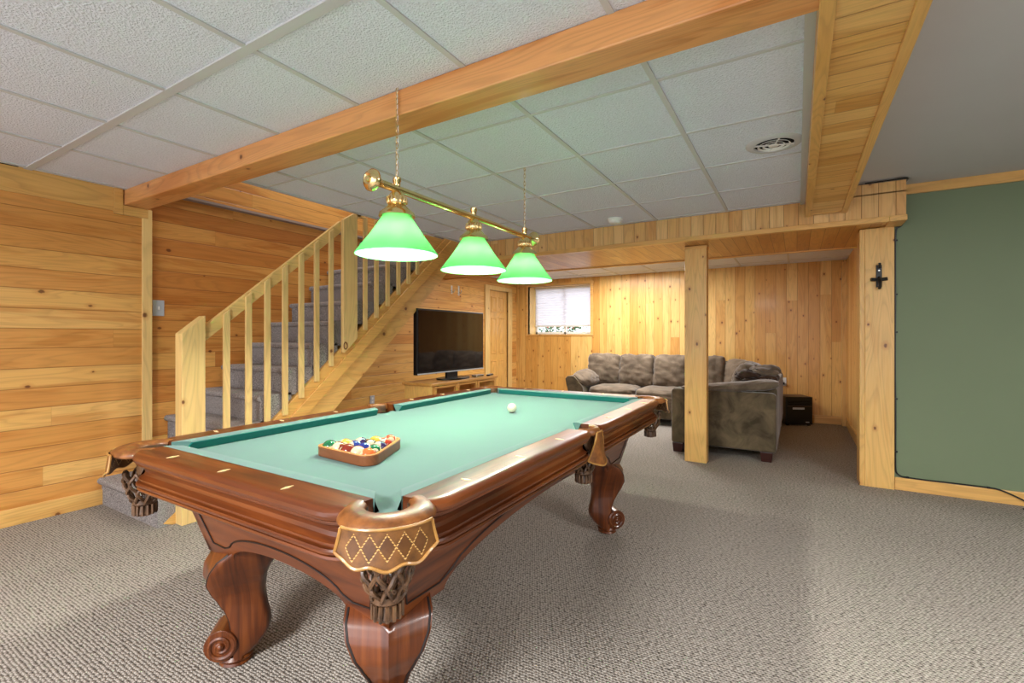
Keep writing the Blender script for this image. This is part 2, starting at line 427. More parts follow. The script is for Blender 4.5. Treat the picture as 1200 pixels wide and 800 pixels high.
# stair wall (orange boards) above the flight
mb = MB(); mb.prism([(1.7, 0), (2.25, 0), (5.2, 2.58), (5.2, 2.36), (6.2, 2.36), (6.2, 2.6), (1.7, 2.36)][:3]+[(5.2, 2.62), (1.7, 2.36)], lambda a, b, d: (d, a, b), XS-.12, XS)
struct(mb, 'wall_stair', M['wall_h_orange'], 'orange toned pine board wall behind the stair flight', 'wall', smooth=False)
mb = MB(); mb.box(XS-.05, XL+.02, 1.70, 6.0, 2.352, 2.372)
struct(mb, 'trim_4', M['grey_paint'], 'thin grey ledge strip beneath the upper stairwell boards', 'trim', smooth=False)
struct(MB().box(XL-.1, XL, 1.70, 6.0, 2.372, 4.3), 'wall_stairwell', M['wall_h_orange'], 'pine boards high in the stairwell above the grey ledge', 'wall', smooth=False)
mb = MB(); mb.box(-3.35, -3.25, 1.7, 6.0, CZ+.06, 4.3)
struct(mb, 'wall_stairwell_inner', M['drywall'], 'white inner side of the stairwell above the ceiling opening', 'wall', smooth=False)
mb = MB(); mb.box(XL-.1, -3.25, 5.9, 6.0, 2.6, 4.3)
struct(mb, 'wall_stairwell_end', M['drywall'], 'white end wall at the top of the stairwell', 'wall', smooth=False)
struct(MB().box(-4.6, -3.2, 1.55, 6.0, 4.3, 4.36), 'ceiling_stairwell', M['drywall'], 'white ceiling high over the stairwell', 'ceiling', smooth=False)
struct(MB().box(-4.45, -3.2, 1.55, 1.70, CZ+.06, 4.3), 'wall_stairwell_near', M['drywall'], 'white near wall above the stairwell opening', 'wall', smooth=False)
# TV wall
mb = MB(); y0, y1, zt = 6.95, 7.58, 2.035
mb.box(XT-.12, XT, 2.2, y0, 0, CZ); mb.box(XT-.12, XT, y1, FAR, 0, CZ); mb.box(XT-.12, XT, y0, y1, zt, CZ)
struct(mb, 'wall_left_rear', M['wall_h_tv'], 'horizontal pine board wall behind the television', 'wall', smooth=False)
mb = MB(); mb.box(XT, XT+.014, 3.0, 6.78, 0, .10)
struct(mb, 'baseboard_left_rear', M['pine_y'], 'pine baseboard behind the television stand', 'baseboard', smooth=False)
# door 1
mb = MB(); mb.box(XT-.06, XT-.025, y0, y1, 0.008, zt)
door = struct(mb, 'door_1', M['door_wood'], 'six panel pine door in the far left corner', 'door', smooth=False)
mid = (y0+y1)/2
for a, b in ((.13, .78), (.90, 1.55), (1.64, 1.93)):
    for p, q in ((y0+.10, mid-.045), (mid+.045, y1-.10)):
        mb = MB()
        rg = lambda x, i: [(x, p+i, a+i), (x, q-i, a+i), (x, q-i, b-i), (x, p+i, b-i)]
        mb.loft([rg(XT-.026, 0), rg(XT-.011, .008), rg(XT-.011, .016), rg(XT-.0235, .024), rg(XT-.0235, .034), rg(XT-.013, .062)])
        mb.build('raised_panel', M['door_wood'], door, smooth=False)
mb = MB(); mb.box(XT-.02, XT+.02, y0-.14, y0, 0, zt); mb.box(XT-.02, XT+.02, y1, y1+.13, 0, zt); mb.box(XT-.02, XT+.02, y0-.14, y1+.13, zt, zt+.08)
mb.build('door_casing', M['pine_pale_z'], door, smooth=False, bevel=.004)

# far wall with window hole
wx0, wx1, wz0, wz1 = -4.387, -3.13, 1.25, 2.145
mb = MB()
mb.box(-4.8, wx0, FAR, FAR+.06, 0, CZ); mb.box(wx1, .7, FAR, FAR+.06, 0, CZ)
mb.box(wx0, wx1, FAR, FAR+.06, 0, wz0); mb.box(wx0, wx1, FAR, FAR+.06, wz1, CZ)
struct(mb, 'wall_far', M['wall_v'], 'far wall of vertical knotty pine boards', 'wall', smooth=False)
mb = MB(); mb.box(-4.6, .58, FAR-.014, FAR, 0, .115)
struct(mb, 'baseboard_far', M['pine_x'], 'pine baseboard along the far wall', 'baseboard', smooth=False, bevel=.003)
mb = MB(); D = .36
mb.box(wx0-.02, wx0, FAR, FAR+D, wz0, wz1); mb.box(wx1, wx1+.02, FAR, FAR+D, wz0, wz1)
mb.box(wx0-.02, wx1+.02, FAR, FAR+D, wz0-.02, wz0); mb.box(wx0-.02, wx1+.02, FAR, FAR+D, wz1, wz1+.02)
win = struct(mb, 'window_1', M['pine_pale_z'], 'small high basement window set deep in the far wall', 'window', smooth=False)
mb = MB(); c = .05
mb.box(wx0-c, wx0, FAR-.012, FAR, wz0-c*.5, wz1+c); mb.box(wx1, wx1+c, FAR-.012, FAR, wz0-c*.5, wz1+c)
mb.box(wx0-c*1.6, wx1+c*1.2, FAR-.02, FAR, wz1+.0, wz1+.045); mb.box(wx0-c, wx1+c, FAR-.014, FAR, wz0-.025, wz0)
mb.build('window_casing', M['pine_x'], win, smooth=False, bevel=.003)
mb = MB(); f = .045; Y = FAR+D-.06
mb.box(wx0, wx0+f, Y, Y+.05, wz0, wz1); mb.box(wx1-f, wx1, Y, Y+.05, wz0, wz1); mb.box(wx0, wx1, Y, Y+.05, wz0, wz0+f); mb.box(wx0, wx1, Y, Y+.05, wz1-f, wz1)
mb.box((wx0+wx1)/2-.02, (wx0+wx1)/2+.02, Y, Y+.05, wz0, wz1)
mb.build('window_frame', M['white_plastic'], win, smooth=False, bevel=.003)
MB().box(wx0+f, wx1-f, Y+.02, Y+.026, wz0+f, wz1-f).build('window_pane', M['glass'], win, smooth=False)
# blind
rt = thing('window_blind', 'white cellular blind pulled nearly down over the basement window', 'blind', ((wx0+wx1)/2, FAR+.27, 1.395)); rt['_w'] = 1; rt['_off'] = rt.location[:]
mb = MB(); n = 30; z0, z1 = 1.42, wz1-.03
prof = []
for i in range(n+1): prof.append((FAR+.262+(.008 if i % 2 else 0), z0+(z1-z0)*i/n))
mb.loft([[(wx0+.02, y, z) for y, z in prof], [(wx1-.02, y, z) for y, z in prof]], closed=False)
mb.build('blind_fabric', M['blind'], rt, smooth=False)
MB().box(wx0+.015, wx1-.015, FAR+.25, FAR+.285, wz1-.035, wz1-.001).build('head_rail', M['white_plastic'], rt, smooth=False, bevel=.003)
MB().box(wx0+.015, wx1-.015, FAR+.252, FAR+.282, 1.392, 1.422).build('bottom_rail', M['white_plastic'], rt, smooth=False, bevel=.003)
# garden shrub and ground outside
mb = MB(); rr = random.Random(3)
for i in range(900):
    x = rr.uniform(-6.6, -3.9); y = rr.uniform(9.0, 9.7); z = rr.uniform(1.1, 1.55); a = rr.uniform(0, 6.28); s = rr.uniform(.02, .05); b = rr.uniform(-.8, .8)
    d1 = Vector((math.cos(a)*math.cos(b), math.sin(a)*math.cos(b), math.sin(b)))*s*1.6; d2 = d1.cross(Vector((rr.random(), rr.random(), rr.random()))).normalized()*s*.7
    p = Vector((x, y, z)); mb.face([p-d1, p+d2, p+d1, p-d2])
sh = mb.build('garden_shrub', M['leaf'], smooth=False, weld=False); tag(sh, 'leafy garden shrub glimpsed below the blind outside the window', 'shrub')
mb = MB()
for i in range(40):
    x = rr.uniform(-6.4, -4.0); y = rr.uniform(8.95, 9.3); z = rr.uniform(1.2, 1.45); mb.sphere((x, y, z), rr.uniform(.012, .03), 8, 6)
mb.build('blossoms', M['bloom'], sh)
mb = MB()
for i in range(14):
    x = -6.5+i*.19; mb.tube([(x, 9.35, .66), (x+rr.uniform(-.1, .1), 9.35, 1.2), (x+rr.uniform(-.2, .2), 9.3, 1.8)], .008, 5)
mb.build('stems', M['leaf'], sh)
struct(MB().box(-9, 1, 8.3, 13, .55, .65), 'ground_outside', simple('pale_gravel', srgb(200, 196, 188), .9), 'pale ground outside the basement window', 'ground', smooth=False)

# back room right wall, green wall
mb = MB(); mb.box(.58, .70, 5.02, FAR, 0, CZ)
struct(mb, 'wall_right_rear', M['wall_v_side'], 'pine board side wall of the sitting area', 'wall', smooth=False)
mb = MB(); mb.box(.52, .58, FAR-.10, FAR-.001, 0, 2.22); mb.box(.545, .58, 6.05, 6.15, 0, 2.22)
struct(mb, 'trim_5', M['pine_z'], 'narrow pine corner boards at the far right corner', 'trim', smooth=False, bevel=.003)
mb = MB(); mb.box(.566, .58, 5.02, FAR-.1, 0, .115)
struct(mb, 'baseboard_right_rear', M['pine_y'], 'pine baseboard on the sitting area side wall', 'baseboard', smooth=False)
struct(MB().box(.64, 4.2, 4.82, 4.98, 0, 2.45), 'wall_right', M['green'], 'sage green painted wall right of the pine column', 'wall', smooth=False)
mb = MB(); mb.box(.665, 4.2, 4.80, 4.82, 0, .098)
struct(mb, 'baseboard_right', M['pine_x'], 'pine baseboard under the sage green wall', 'baseboard', smooth=False, bevel=.003)
mb = MB(); mb.box(.70, 4.2, 4.802, 4.82, 2.335, 2.412)
struct(mb, 'trim_6', M['pine_x'], 'pine trim board along the top of the green wall', 'trim', smooth=False, bevel=.003)
struct(MB().box(4.1, 4.2, -3.2, 4.9, 0, 2.5), 'wall_right_side', M['green'], 'sage green side wall beyond the right of the view', 'wall', smooth=False)

# ------------------------------------------------------------------ ceilings
struct(MB().box(-4.6, .06, -3.2, 1.62, CZ, CZ+.05), 'ceiling', M['tile'], 'stippled white suspended ceiling tiles in front of the beam', 'ceiling', smooth=False)
mb = MB(); mb.box(-3.35, .06, 1.62, 4.6, CZ, CZ+.05)
MB().box(-4.36, -4.312, -3.2, .985, CZ-.004, CZ+.001).build('edge_gap_shadow', M['gap_shadow'], bpy.data.objects['ceiling'], smooth=False)  # black strip paints the darkness of an open tile edge
cm = struct(mb, 'ceiling_middle', M['tile'], 'stippled white suspended ceiling tiles between beam and bulkhead', 'ceiling', smooth=False)
struct(MB().box(-4.8, .7, 5.7, FAR+.06, 2.262, 2.31), 'ceiling_rear', M['tile'], 'white tile ceiling over the sitting area', 'ceiling', smooth=False)
struct(MB().box(.2, 4.2, -3.2, 4.98, 2.412, 2.47), 'ceiling_right', M['drywall'], 'smooth painted drywall ceiling right of the soffit', 'ceiling', smooth=False)
g = .012
def bars(xs, ys, xa, xb, ya, yb, z, wide=()):
    mb = MB()
    for x in xs: mb.box(x-g, x+g, ya, yb, z-.006, z+.001)
    for y in ys:
        w = .02 if y in wide else g*.75
        mb.box(xa, xb, y-w, y+w, z-(.007 if y in wide else .005), z+.001)
    return mb
bars([-.54-.622*k for k in range(0, 7)], [1.03, .40, -.23, -.86], -4.33, .05, -3.2, 1.55, CZ, wide=(1.03,)).build('ceiling_grid', M['grid'], bpy.data.objects['ceiling'], smooth=False)
mbg = bars([-.525-.612*k for k in range(0, 5)], [2.06, 2.68, 3.295, 3.905, 4.5], -3.35, .05, 1.7, 4.55, CZ)
mbg.box(.022, .056, 1.7, 4.55, CZ-.02, CZ); mbg.box(-3.36, -3.335, 1.7, 4.55, CZ-.012, CZ)
mbg.build('ceiling_grid', M['grid'], cm, smooth=False)
bars([-.1-.62*k for k in range(0, 8)], [6.3, 6.92, 7.54], -4.65, .58, 5.75, FAR, 2.262).build('ceiling_grid', M['grid'], bpy.data.objects['ceiling_rear'], smooth=False)

# ------------------------------------------------------------------ beam, soffit, bulkhead, posts
mb = MB(); mb.box(XL+.002, .07, 1.548, 1.705, 2.2, CZ-.001)
b = mb.build('ceiling_beam', M['beam_wood'], smooth=False, bevel=.006); tag(b, 'long orange pine beam crossing the tiled ceiling from left wall to soffit', 'beam')

rt = thing('ceiling_soffit', 'narrow pine boarded soffit running away beside the tiled ceiling', 'soffit', (.195, 2, 2.19)); rt['_w'] = 1; rt['_off'] = (.195, 2, 2.19)
MB().box(.075, .325, -3.0, 4.548, 2.2, 2.42).build('board_panel', M['soffit_under'], rt, smooth=False)
MB().box(.056, .10, -3.0, 4.56, 2.188, CZ-.002).build('edge_board', M['pine_y'], rt, smooth=False, bevel=.003)
MB().box(.298, .337, -3.0, 4.56, 2.188, 2.411).build('edge_board', M['pine_y'], rt, smooth=False, bevel=.003)
MB().box(.10, .298, 4.50, 4.549, 2.194, 2.3).build('end_board', M['pine_x'], rt, smooth=False, bevel=.002)

rt = thing('ceiling_bulkhead', 'wide boxed pine bulkhead across the room above the two posts', 'bulkhead', (-2, 5.15, 2.09)); rt['_w'] = 1; rt['_off'] = (-2, 5.15, 2.09)
mb = MB(); mb.box(XT+.002, .70, 4.562, 4.80, 2.10, CZ-.002); mb.box(.338, .70, 4.562, 4.798, CZ-.01, 2.392)
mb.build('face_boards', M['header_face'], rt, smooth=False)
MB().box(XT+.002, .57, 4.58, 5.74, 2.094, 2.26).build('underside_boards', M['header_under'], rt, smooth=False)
mb = MB(); mb.box(XT+.002, .599, 4.548, 4.60, 2.087, 2.128)
mb.build('edge_trim', M['pine_x'], rt, smooth=False, bevel=.003)
MB().box(.60, .706, 4.548, 4.80, 2.087, 2.128).build('end_trim', M['pine_x'], rt, smooth=False, bevel=.003)
MB().box(XT+.002, .57, 5.715, 5.75, 2.082, 2.262).build('rear_trim', M['pine_x'], rt, smooth=False, bevel=.002)

mb = MB(); mb.box(-.942, -.742, 4.845, 4.965, 0, 2.088)
rt = thing('support_post', 'square knotty pine post standing in front of the sofa', 'post', (-.84, 4.9, 0)); rt['_w'] = 1; rt['_off'] = (-.84, 4.9, 0)
mb.build('shaft', M['post_wood'], rt, smooth=False, bevel=.004)
MB().box(-.947, -.737, 4.84, 4.97, 2.062, 2.090).build('top_collar', M['pine_x'], rt, smooth=False, bevel=.003)

rt = thing('boxed_column', 'boxed pine column at the left edge of the green wall', 'column', (.55, 4.9, 0)); rt['_w'] = 1; rt['_off'] = (.55, 4.9, 0)
MB().box(.472, .662, 4.785, 4.81, 0, 2.088).build('front_board', M['post_wood'], rt, smooth=False, bevel=.003)
MB().box(.438, .474, 4.79, 5.0, 0, 2.088).build('side_board', M['pine_z'], rt, smooth=False, bevel=.003)
MB().box(.474, .63, 4.81, 4.99, 0, 2.086).build('core', M['pine_z'], rt, smooth=False)

# coat hook on column
rt = thing('wall_hook', 'black iron hook bracket screwed to the pine column', 'hook', (.563, 4.785, 1.70)); rt['_w'] = 1; rt['_off'] = (.563, 4.785, 1.70)
MB().box(.544, .582, 4.775, 4.785, 1.61, 1.79).build('back_plate', M['iron'], rt, smooth=False, bevel=.003)
mb = MB(); mb.tube([(.563, 4.778, 1.77), (.563, 4.745, 1.768), (.563, 4.735, 1.785), (.563, 4.735, 1.80)], .009, 8)
mb.build('upper_hook', M['iron'], rt); mb = MB(); mb.tube([(.51, 4.76, 1.675), (.535, 4.768, 1.672), (.563, 4.772, 1.672), (.59, 4.768, 1.672), (.615, 4.76, 1.675)], .014, 8)
mb.build('cross_arm', M['iron'], rt); mb = MB(); mb.tube([(.563, 4.778, 1.69), (.563, 4.74, 1.66), (.563, 4.725, 1.63), (.563, 4.735, 1.605), (.563, 4.75, 1.60)], .011, 8)
mb.build('lower_hook', M['iron'], rt)
for z in (1.625, 1.745): MB().lathe([(0, -.004), (.006, -.003), (.007, 0)], (.563, 4.775, z), 10, 'Y').build('screw', M['steel'], rt)

# black cable round the green wall
P = [(.45, 4.557, 2.398), (.58, 4.557, 2.398), (.704, 4.557, 2.398), (.712, 4.70, 2.396), (.712, 4.79, 2.30), (.712, 4.795, 2.12), (.70, 4.797, 2.085), (.674, 4.80, 2.06), (.670, 4.81, 1.9), (.671, 4.812, 1.5), (.669, 4.812, 1.0), (.672, 4.812, .6), (.671, 4.812, .25), (.674, 4.812, .15), (.692, 4.81, .118), (.73, 4.808, .106), (.85, 4.795, .105), (1.0, 4.794, .106), (1.2, 4.793, .105), (1.27, 4.79, .098), (1.36, 4.785, .06), (1.42, 4.775, .028), (1.46, 4.75, .01), (1.44, 4.70, .008), (1.39, 4.68, .008), (1.36, 4.70, .008), (1.42, 4.74, .009), (1.6, 4.76, .008)]
rt = thing('black_cable', 'thin black cable tacked around the edge of the green wall', 'cable', (.67, 4.8, 0)); rt['_w'] = 1; rt['_off'] = (.67, 4.8, 0)
def smoothpts(P, k=4):
    P = [Vector(p) for p in P]; out = []
    for i in range(len(P)-1):
        p0, p1, p2, p3 = P[max(i-1, 0)], P[i], P[i+1], P[min(i+2, len(P)-1)]
        for j in range(k):
            t = j/k; out.append(.5*((2*p1)+(p2-p0)*t+(2*p0-5*p1+4*p2-p3)*t*t+(3*p1-p0-3*p2+p3)*t**3))
    out.append(P[-1]); return out
MB().tube(smoothpts(P), .0055, 6).build('cord', M['black'], rt)
for x, y, z in ((.671, 4.812, 1.98), (.671, 4.812, 1.55), (.671, 4.812, 1.25), (.671, 4.812, .72), (.671, 4.812, .3), (.74, 4.806, .108), (1.2, 4.793, .107)):
    MB().box(x-.004, x+.014, y-.009, y+.008, z-.006, z+.006).build('clip', M['black'], rt, smooth=False)

# ------------------------------------------------------------------ vent, smoke detector
rt = thing('ceiling_vent', 'round white air vent in the ceiling tile beside the soffit', 'vent', (-.113, 3.082, CZ))
rr_ = .142
MB().lathe([(.100, -.004), (.104, -.012), (.118, -.011), (rr_, -.004), (rr_+.004, 0)], n=48).build('flange', M['grid'], rt)
MB().lathe([(.001, -.003), (.1, -.003)], n=32).build('duct_shadow', M['gap_shadow'], rt)  # flat dark disc painted for the shade inside the duct
for r0 in (.078, .052):
    MB().lathe([(r0-.004, -.008), (r0+.004, -.015), (r0+.006, -.014), (r0-.002, -.007)], n=40).build('louver_ring', M['smoke_white'], rt)
MB().lathe([(.0, -.016), (.024, -.016), (.028, -.013), (.020, -.006)], n=24).build('centre_cap', M['smoke_white'], rt)
mb = MB()
for k in range(4):
    a = k*PI/2+.3; d = Vector((math.cos(a), math.sin(a), 0)); mb.obox(d*.06+Vector((0, 0, -.009)), d, d.cross(Vector((0, 0, 1))), (0, 0, 1), .042, .003, .004)
mb.build('spokes', M['smoke_white'], rt, smooth=False)
rt = thing('smoke_detector', 'small round white smoke detector on the ceiling near the bulkhead', 'smoke detector', (-1.457, 4.3, CZ))
MB().lathe([(.068, 0), (.07, -.012), (.064, -.016)], n=32).build('mounting_base', M['smoke_white'], rt)
MB().lathe([(.064, -.014), (.062, -.03), (.05, -.042), (.02, -.046), (.0, -.046)], n=32).build('cover', M['smoke_white'], rt)

# ------------------------------------------------------------------ wall plates
rt = thing('light_switch', 'grey light switch plate on the boards beside the stair', 'switch', (XS, 1.80, 1.44)); rt['_w'] = 1; rt['_off'] = (XS, 1.80, 1.44)
MB().box(XS, XS+.008, 1.755, 1.835, 1.38, 1.505).build('cover_plate', M['grey_plate'], rt, smooth=False, bevel=.002)
MB().box(XS+.008, XS+.018, 1.788, 1.80, 1.428, 1.455).build('toggle', M['white_plastic'], rt, smooth=False, bevel=.002)
def outlet(nm, label, at, normal):
    rt = thing(nm, label, 'outlet', at)
    if normal == 'x': f = lambda w, d, h: (d, w, h)
    else: f = lambda w, d, h: (w, -d, h)
    def bx(w0, w1, d0, d1, h0, h1):
        p, q = f(w0, d0, h0), f(w1, d1, h1); return MB().box(min(p[0], q[0]), max(p[0], q[0]), min(p[1], q[1]), max(p[1], q[1]), h0, h1)
    bx(-.037, .037, 0, .007, -.06, .06).build('cover_plate', M['grey_plate'] if normal == 'x' else M['white_plastic'], rt, smooth=False, bevel=.002)
    for z in (-.022, .022): bx(-.014, .014, .007, .010, z-.014, z+.014).build('socket', M['white_plastic'], rt, smooth=False, bevel=.003)
    return rt
outlet('wall_outlet', 'grey outlet plate low on the boards left of the television stand', (XT, 4.27, .40), 'x')
outlet('wall_outlet', 'white outlet plate on the far wall above the black heater', (-.17, FAR, .56), 'y')
for k, (y, h) in enumerate(((5.90, .10), (6.08, .12))):
    rt = thing('coat_hook', ['left one of two small metal hooks on the boards above the television', 'right one of two small metal hooks on the boards above the television'][k], 'hook', (XT, y, 1.95), group='metal hooks above the television')
    MB().box(0, .006, -.018, .018, -h*.7, h*.6).build('hook_plate', M['steel'], rt, smooth=False, bevel=.003)
    MB().tube([(.005, 0, -.02), (.035, 0, -.05), (.05, 0, -.03), (.052, 0, 0)], .006, 8).build('hook_arm', M['steel'], rt)

# ================================================================== STAIRCASE
rt = thing('staircase', 'carpeted stair flight with open pine balustrade rising through the ceiling', 'staircase', (-3.9, 1.6, 0)); rt['_w'] = 1; rt['_off'] = (-3.9, 1.6, 0)
RI, RU = .193, .221
nose = lambda k: 1.834+RU*(k-3)
xa, xb = XS+.001, -3.455
for k in range(1, 16):
    mb = MB(); y = nose(k); z = RI*k; y2 = nose(k+1)+.06
    x1 = xb if k > 1 else -3.47
    zb = max(0.0, z-RI-.02 if k > 1 else 0)
    pts = [(y+.028, zb), (y+.028, z-.045), (y+.008, z-.042), (y, z-.028), (y+.002, z-.012), (y+.016, z), (y2, z), (y2, zb)]
    mb.prism(pts, lambda a, b, d: (d, a, b), xa, x1)
    mb.build('step', M['stair_carpet'], rt, ang=60)
mb = MB(); mb.prism([(1.50, 0), (2.1, 0), (4.75, 2.33), (4.75, 2.63), (1.45, 0.02)], lambda a, b, d: (d, a, b), xa+.02, xb-.01)
mb.build('carriage', M['pine_y'], rt, smooth=False)
XO = -3.42
top = lambda y: .796+.84*(y-2.414)
bot = lambda y: .555+.862*(y-2.414)
mb = MB(); mb.prism([(1.56, .07), (1.56, 0), (1.77, 0), (4.42, bot(4.42)), (4.42, top(4.42))], lambda a, b, d: (d, a, b), -3.456, XO)
mb.build('stringer', M['stringer_wood'], rt, smooth=False, bevel=.003)
mb = MB(); mb.prism([(1.70, 0), (1.77, 0), (4.42, bot(4.42)), (4.42, bot(4.42)+.125), (1.70, .068)], lambda a, b, d: (d, a, b), XO, XO+.018)
mb.build('stringer_cover', M['stringer_wood'], rt, smooth=False, bevel=.003)
mb = MB(); mb.prism([(3.86, top(3.86)-.01), (4.42, top(4.42)-.02), (4.42, 2.312), (3.86, 2.312)][:1]+[(4.23, top(4.23)-.01), (4.42, 2.312), (3.90, 2.312)], lambda a, b, d: (d, a, b), -3.454, -3.436)
mb.build('closing_board', M['stringer_wood'], rt, smooth=False)
# newels
sl = .846
mb = MB(); z0 = 1.235
mb.prism([(1.518, 0), (1.66, 0), (1.66, z0+.12), (1.518, z0)], lambda a, b, d: (d, a, b), XO-.05, XO+.038)
nw = mb.build('newel_post', M['pine_pale_z'], rt, smooth=False, bevel=.003)
mb = MB(); mb.prism([(1.50, 1.05), (1.518, 1.05), (1.518, z0+.005), (1.50, z0-.01)], lambda a, b, d: (d, a, b), XO-.05, XO+.04)
mb.build('newel_cap_strip', M['pine_pale_z'], nw, smooth=False, bevel=.002)
mb = MB(); mb.prism([(2.785, 1.075), (2.80, 1.075), (2.935, 1.20), (2.935, CZ-.005), (2.90, CZ-.005), (2.785, 2.235)], lambda a, b, d: (d, a, b), XO+.001, XO+.04)
mb.build('newel_post', M['pine_pale_z'], rt, smooth=False, bevel=.003)
zr = lambda y: 1.286+sl*(y-1.674)
mb = MB(); mb.prism([(1.66, zr(1.66)-.105), (2.786, zr(2.786)-.105), (2.786, zr(2.786)), (1.66, zr(1.66))], lambda a, b, d: (d, a, b), XO-.04, XO-.0005)
mb.build('handrail', M['pine_pale_y'], rt, smooth=False, bevel=.004)
mb = MB(); mb.prism([(2.936, zr(2.936)-.105), (3.06, zr(3.06)-.105), (3.06, CZ-.006), (2.936, CZ-.006)], lambda a, b, d: (d, a, b), XO-.04, XO-.0005)
mb.build('handrail', M['pine_pale_y'], rt, smooth=False, bevel=.004)
for y in (1.81, 1.965, 2.108, 2.251, 2.392, 2.534, 2.676, 3.049, 3.186, 3.328, 3.474, 3.618, 3.75):
    h = .0215
    zt = min(zr(y)-.02, CZ-.006); zb = max(top(y)-.055, .3)
    mb = MB(); mb.prism([(y-h, zb), (y+h, zb), (y+h, zt+(.025 if zt < 2.2 else 0)), (y-h, zt-(.01 if zt < 2.2 else 0))], lambda a, b, d: (d, a, b), XO, XO+.02)
    mb.build('baluster', M['pine_pale_z'], rt, smooth=False, bevel=.002)
mb = MB(); a = [(XO+.045, 2.80+.018*math.cos(t*PI/8), 1.135+.03*math.sin(t*PI/8)) for t in range(16)]; mb.tube(a, .0045, 6, closed=True)
mb.build('rope_loop', M['leather'], rt)

# ================================================================== POOL TABLE  (T frame: scale .943, lifted .0695)
K = .943; ZO = 1.22*(1-K)
TX, TY = -1.505*K, 2.045*K
table = thing('pool_table', 'carved cherry pool table with green felt and tan leather pockets', 'pool table', (TX, TY, 0))
def tb(mb, name, mat, parent=table, **k):
    for v in mb.bm.verts: v.co = Vector((v.co.x*K, v.co.y*K, v.co.z*K+ZO))
    return mb.build(name, mat, parent, **k)
HX, HY = .735, 1.295
PC = .113            # corner pocket centre inset
PR = .054
# bed
def bed_outline(grow=0):
    ix, iy = HX-.108, HY-.108
    pts = []
    cps = [(HX-PC, HY-PC), (-HX+PC, HY-PC), (-HX+PC, -HY+PC), (HX-PC, -HY+PC)]
    def arc(c, r, a0, a1, n=10): return [(c[0]+r*math.cos(a0+(a1-a0)*i/n), c[1]+r*math.sin(a0+(a1-a0)*i/n)) for i in range(n+1)]
    return ix, iy, cps, arc
ix, iy, cps, arc = bed_outline()
pts = []
s = 1
seq = [(1, -1), (1, 1), (-1, 1), (-1, -1)]
def corner(sx, sy):
    c = (sx*(HX-.074), sy*(HY-.074)); r = .056
    # points where circle meets the edges x=sx*ix and y=sy*iy
    dx = ix-(HX-.074); dy = iy-(HY-.074)
    p1 = (sx*ix, c[1]-sy*math.sqrt(max(r*r-dx*dx, 0))); p2 = (c[0]-sx*math.sqrt(max(r*r-dy*dy, 0)), sy*iy)
    a1 = math.atan2(p1[1]-c[1], p1[0]-c[0]); a2 = math.atan2(p2[1]-c[1], p2[0]-c[0])
    mid = math.atan2(-sy, -sx)
    def un(a):
        while a-mid > PI: a -= 2*PI
        while a-mid < -PI: a += 2*PI
        return a
    return arc(c, r, un(a1), un(a2), 12)
SP = HX-.085         # side pocket centre
def side(sx, sy):
    c = (sx*SP, 0); r = .052; d = math.sqrt(r*r-(SP-ix)**2)
    a1 = math.atan2(-d, sx*(ix-SP)); a2 = math.atan2(d, sx*(ix-SP))
    if sx > 0:
        a1 += 2*PI
        return arc(c, r, a1, a2, 10)
    return arc(c, r, a2, a1, 10)
pts = side(1, 0)+corner(1, 1)+corner(-1, 1)[::-1]+side(-1, 0)+corner(-1, -1)+corner(1, -1)[::-1]
mb = MB(); mb.prism(pts, lambda a, b, d: (a, b, d), .70, .76)
tb(mb, 'playing_bed', M['felt'], smooth=False)
# rails
PROF = [(-.118, .800), (-.03, .802), (-.016, .8015), (-.006, .797), (.001, .790), (.003, .781), (.000, .772), (-.006, .767), (-.006, .763), (-.012, .761), (-.012, .757), (-.022, .752), (-.032, .742), (-.036, .730), (-.033, .719), (-.022, .711), (-.016, .709), (-.016, .704), (-.022, .703), (-.022, .698), (-.010, .697), (-.006, .692), (-.007, .685), (-.020, .683), (-.020, .679), (-.012, .678), (-.010, .672), (-.013, .667), (-.024, .664), (-.15, .664), (-.15, .735), (-.118, .735)]
CUSH = [(-.117, .796), (-.166, .7955), (-.150, .762), (-.117, .762)]
CTOP = [(-.117, .8005), (-.140, .801), (-.165, .7985), (-.1695, .796), (-.166, .7945), (-.117, .795)]
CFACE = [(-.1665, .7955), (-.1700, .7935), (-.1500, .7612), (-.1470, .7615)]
def rail(p0, p1, out, cut0, cut1, mat, in0, in1):
    """p0,p1 along the crest line; out = outward 2-D unit; cut = rounding run at each end"""
    p0 = Vector((*p0, 0)); p1 = Vector((*p1, 0)); o = Vector((*out, 0)); d = (p1-p0).normalized(); L = (p1-p0).length
    mb = MB(); rings = []
    st = [0, .004, .012, .025, .045, .07]
    ss = st+[L/2]+[L-x for x in st[::-1]]
    for i, sdist in enumerate(ss):
        e = min(sdist, L-sdist); c = cut0 if sdist < L/2 else cut1
        pull = c*(1-min(e/.07, 1))**2 if c else 0
        rings.append([p0+d*sdist+o*(q-(pull if q > -.1 else 0))+Vector((0, 0, z)) for q, z in PROF])
    mb.loft(rings); r = tb(mb, 'rail', mat, ang=28)
    for nm, prof, mt in (('cushion', CUSH, 'felt'), ('cushion_top', CTOP, 'felt'), ('cushion_face', CFACE, 'cushion_cloth_shaded')):
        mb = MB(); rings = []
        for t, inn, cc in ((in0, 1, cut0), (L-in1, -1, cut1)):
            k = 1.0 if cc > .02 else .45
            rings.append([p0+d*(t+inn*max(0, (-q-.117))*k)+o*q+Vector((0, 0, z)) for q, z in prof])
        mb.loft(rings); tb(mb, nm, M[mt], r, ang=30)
    # same cloth all over; the face colour is darkened to paint its shade
    return r
E1 = .170
r_near = rail((-HX+E1, -HY), (HX-E1, -HY), (0, -1), .028, .028, M['cherry_x'], -.005, -.005)
r_far = rail((HX-E1, HY), (-HX+E1, HY), (0, 1), .028, .028, M['cherry_x'], -.005, -.005)
side_rails = []
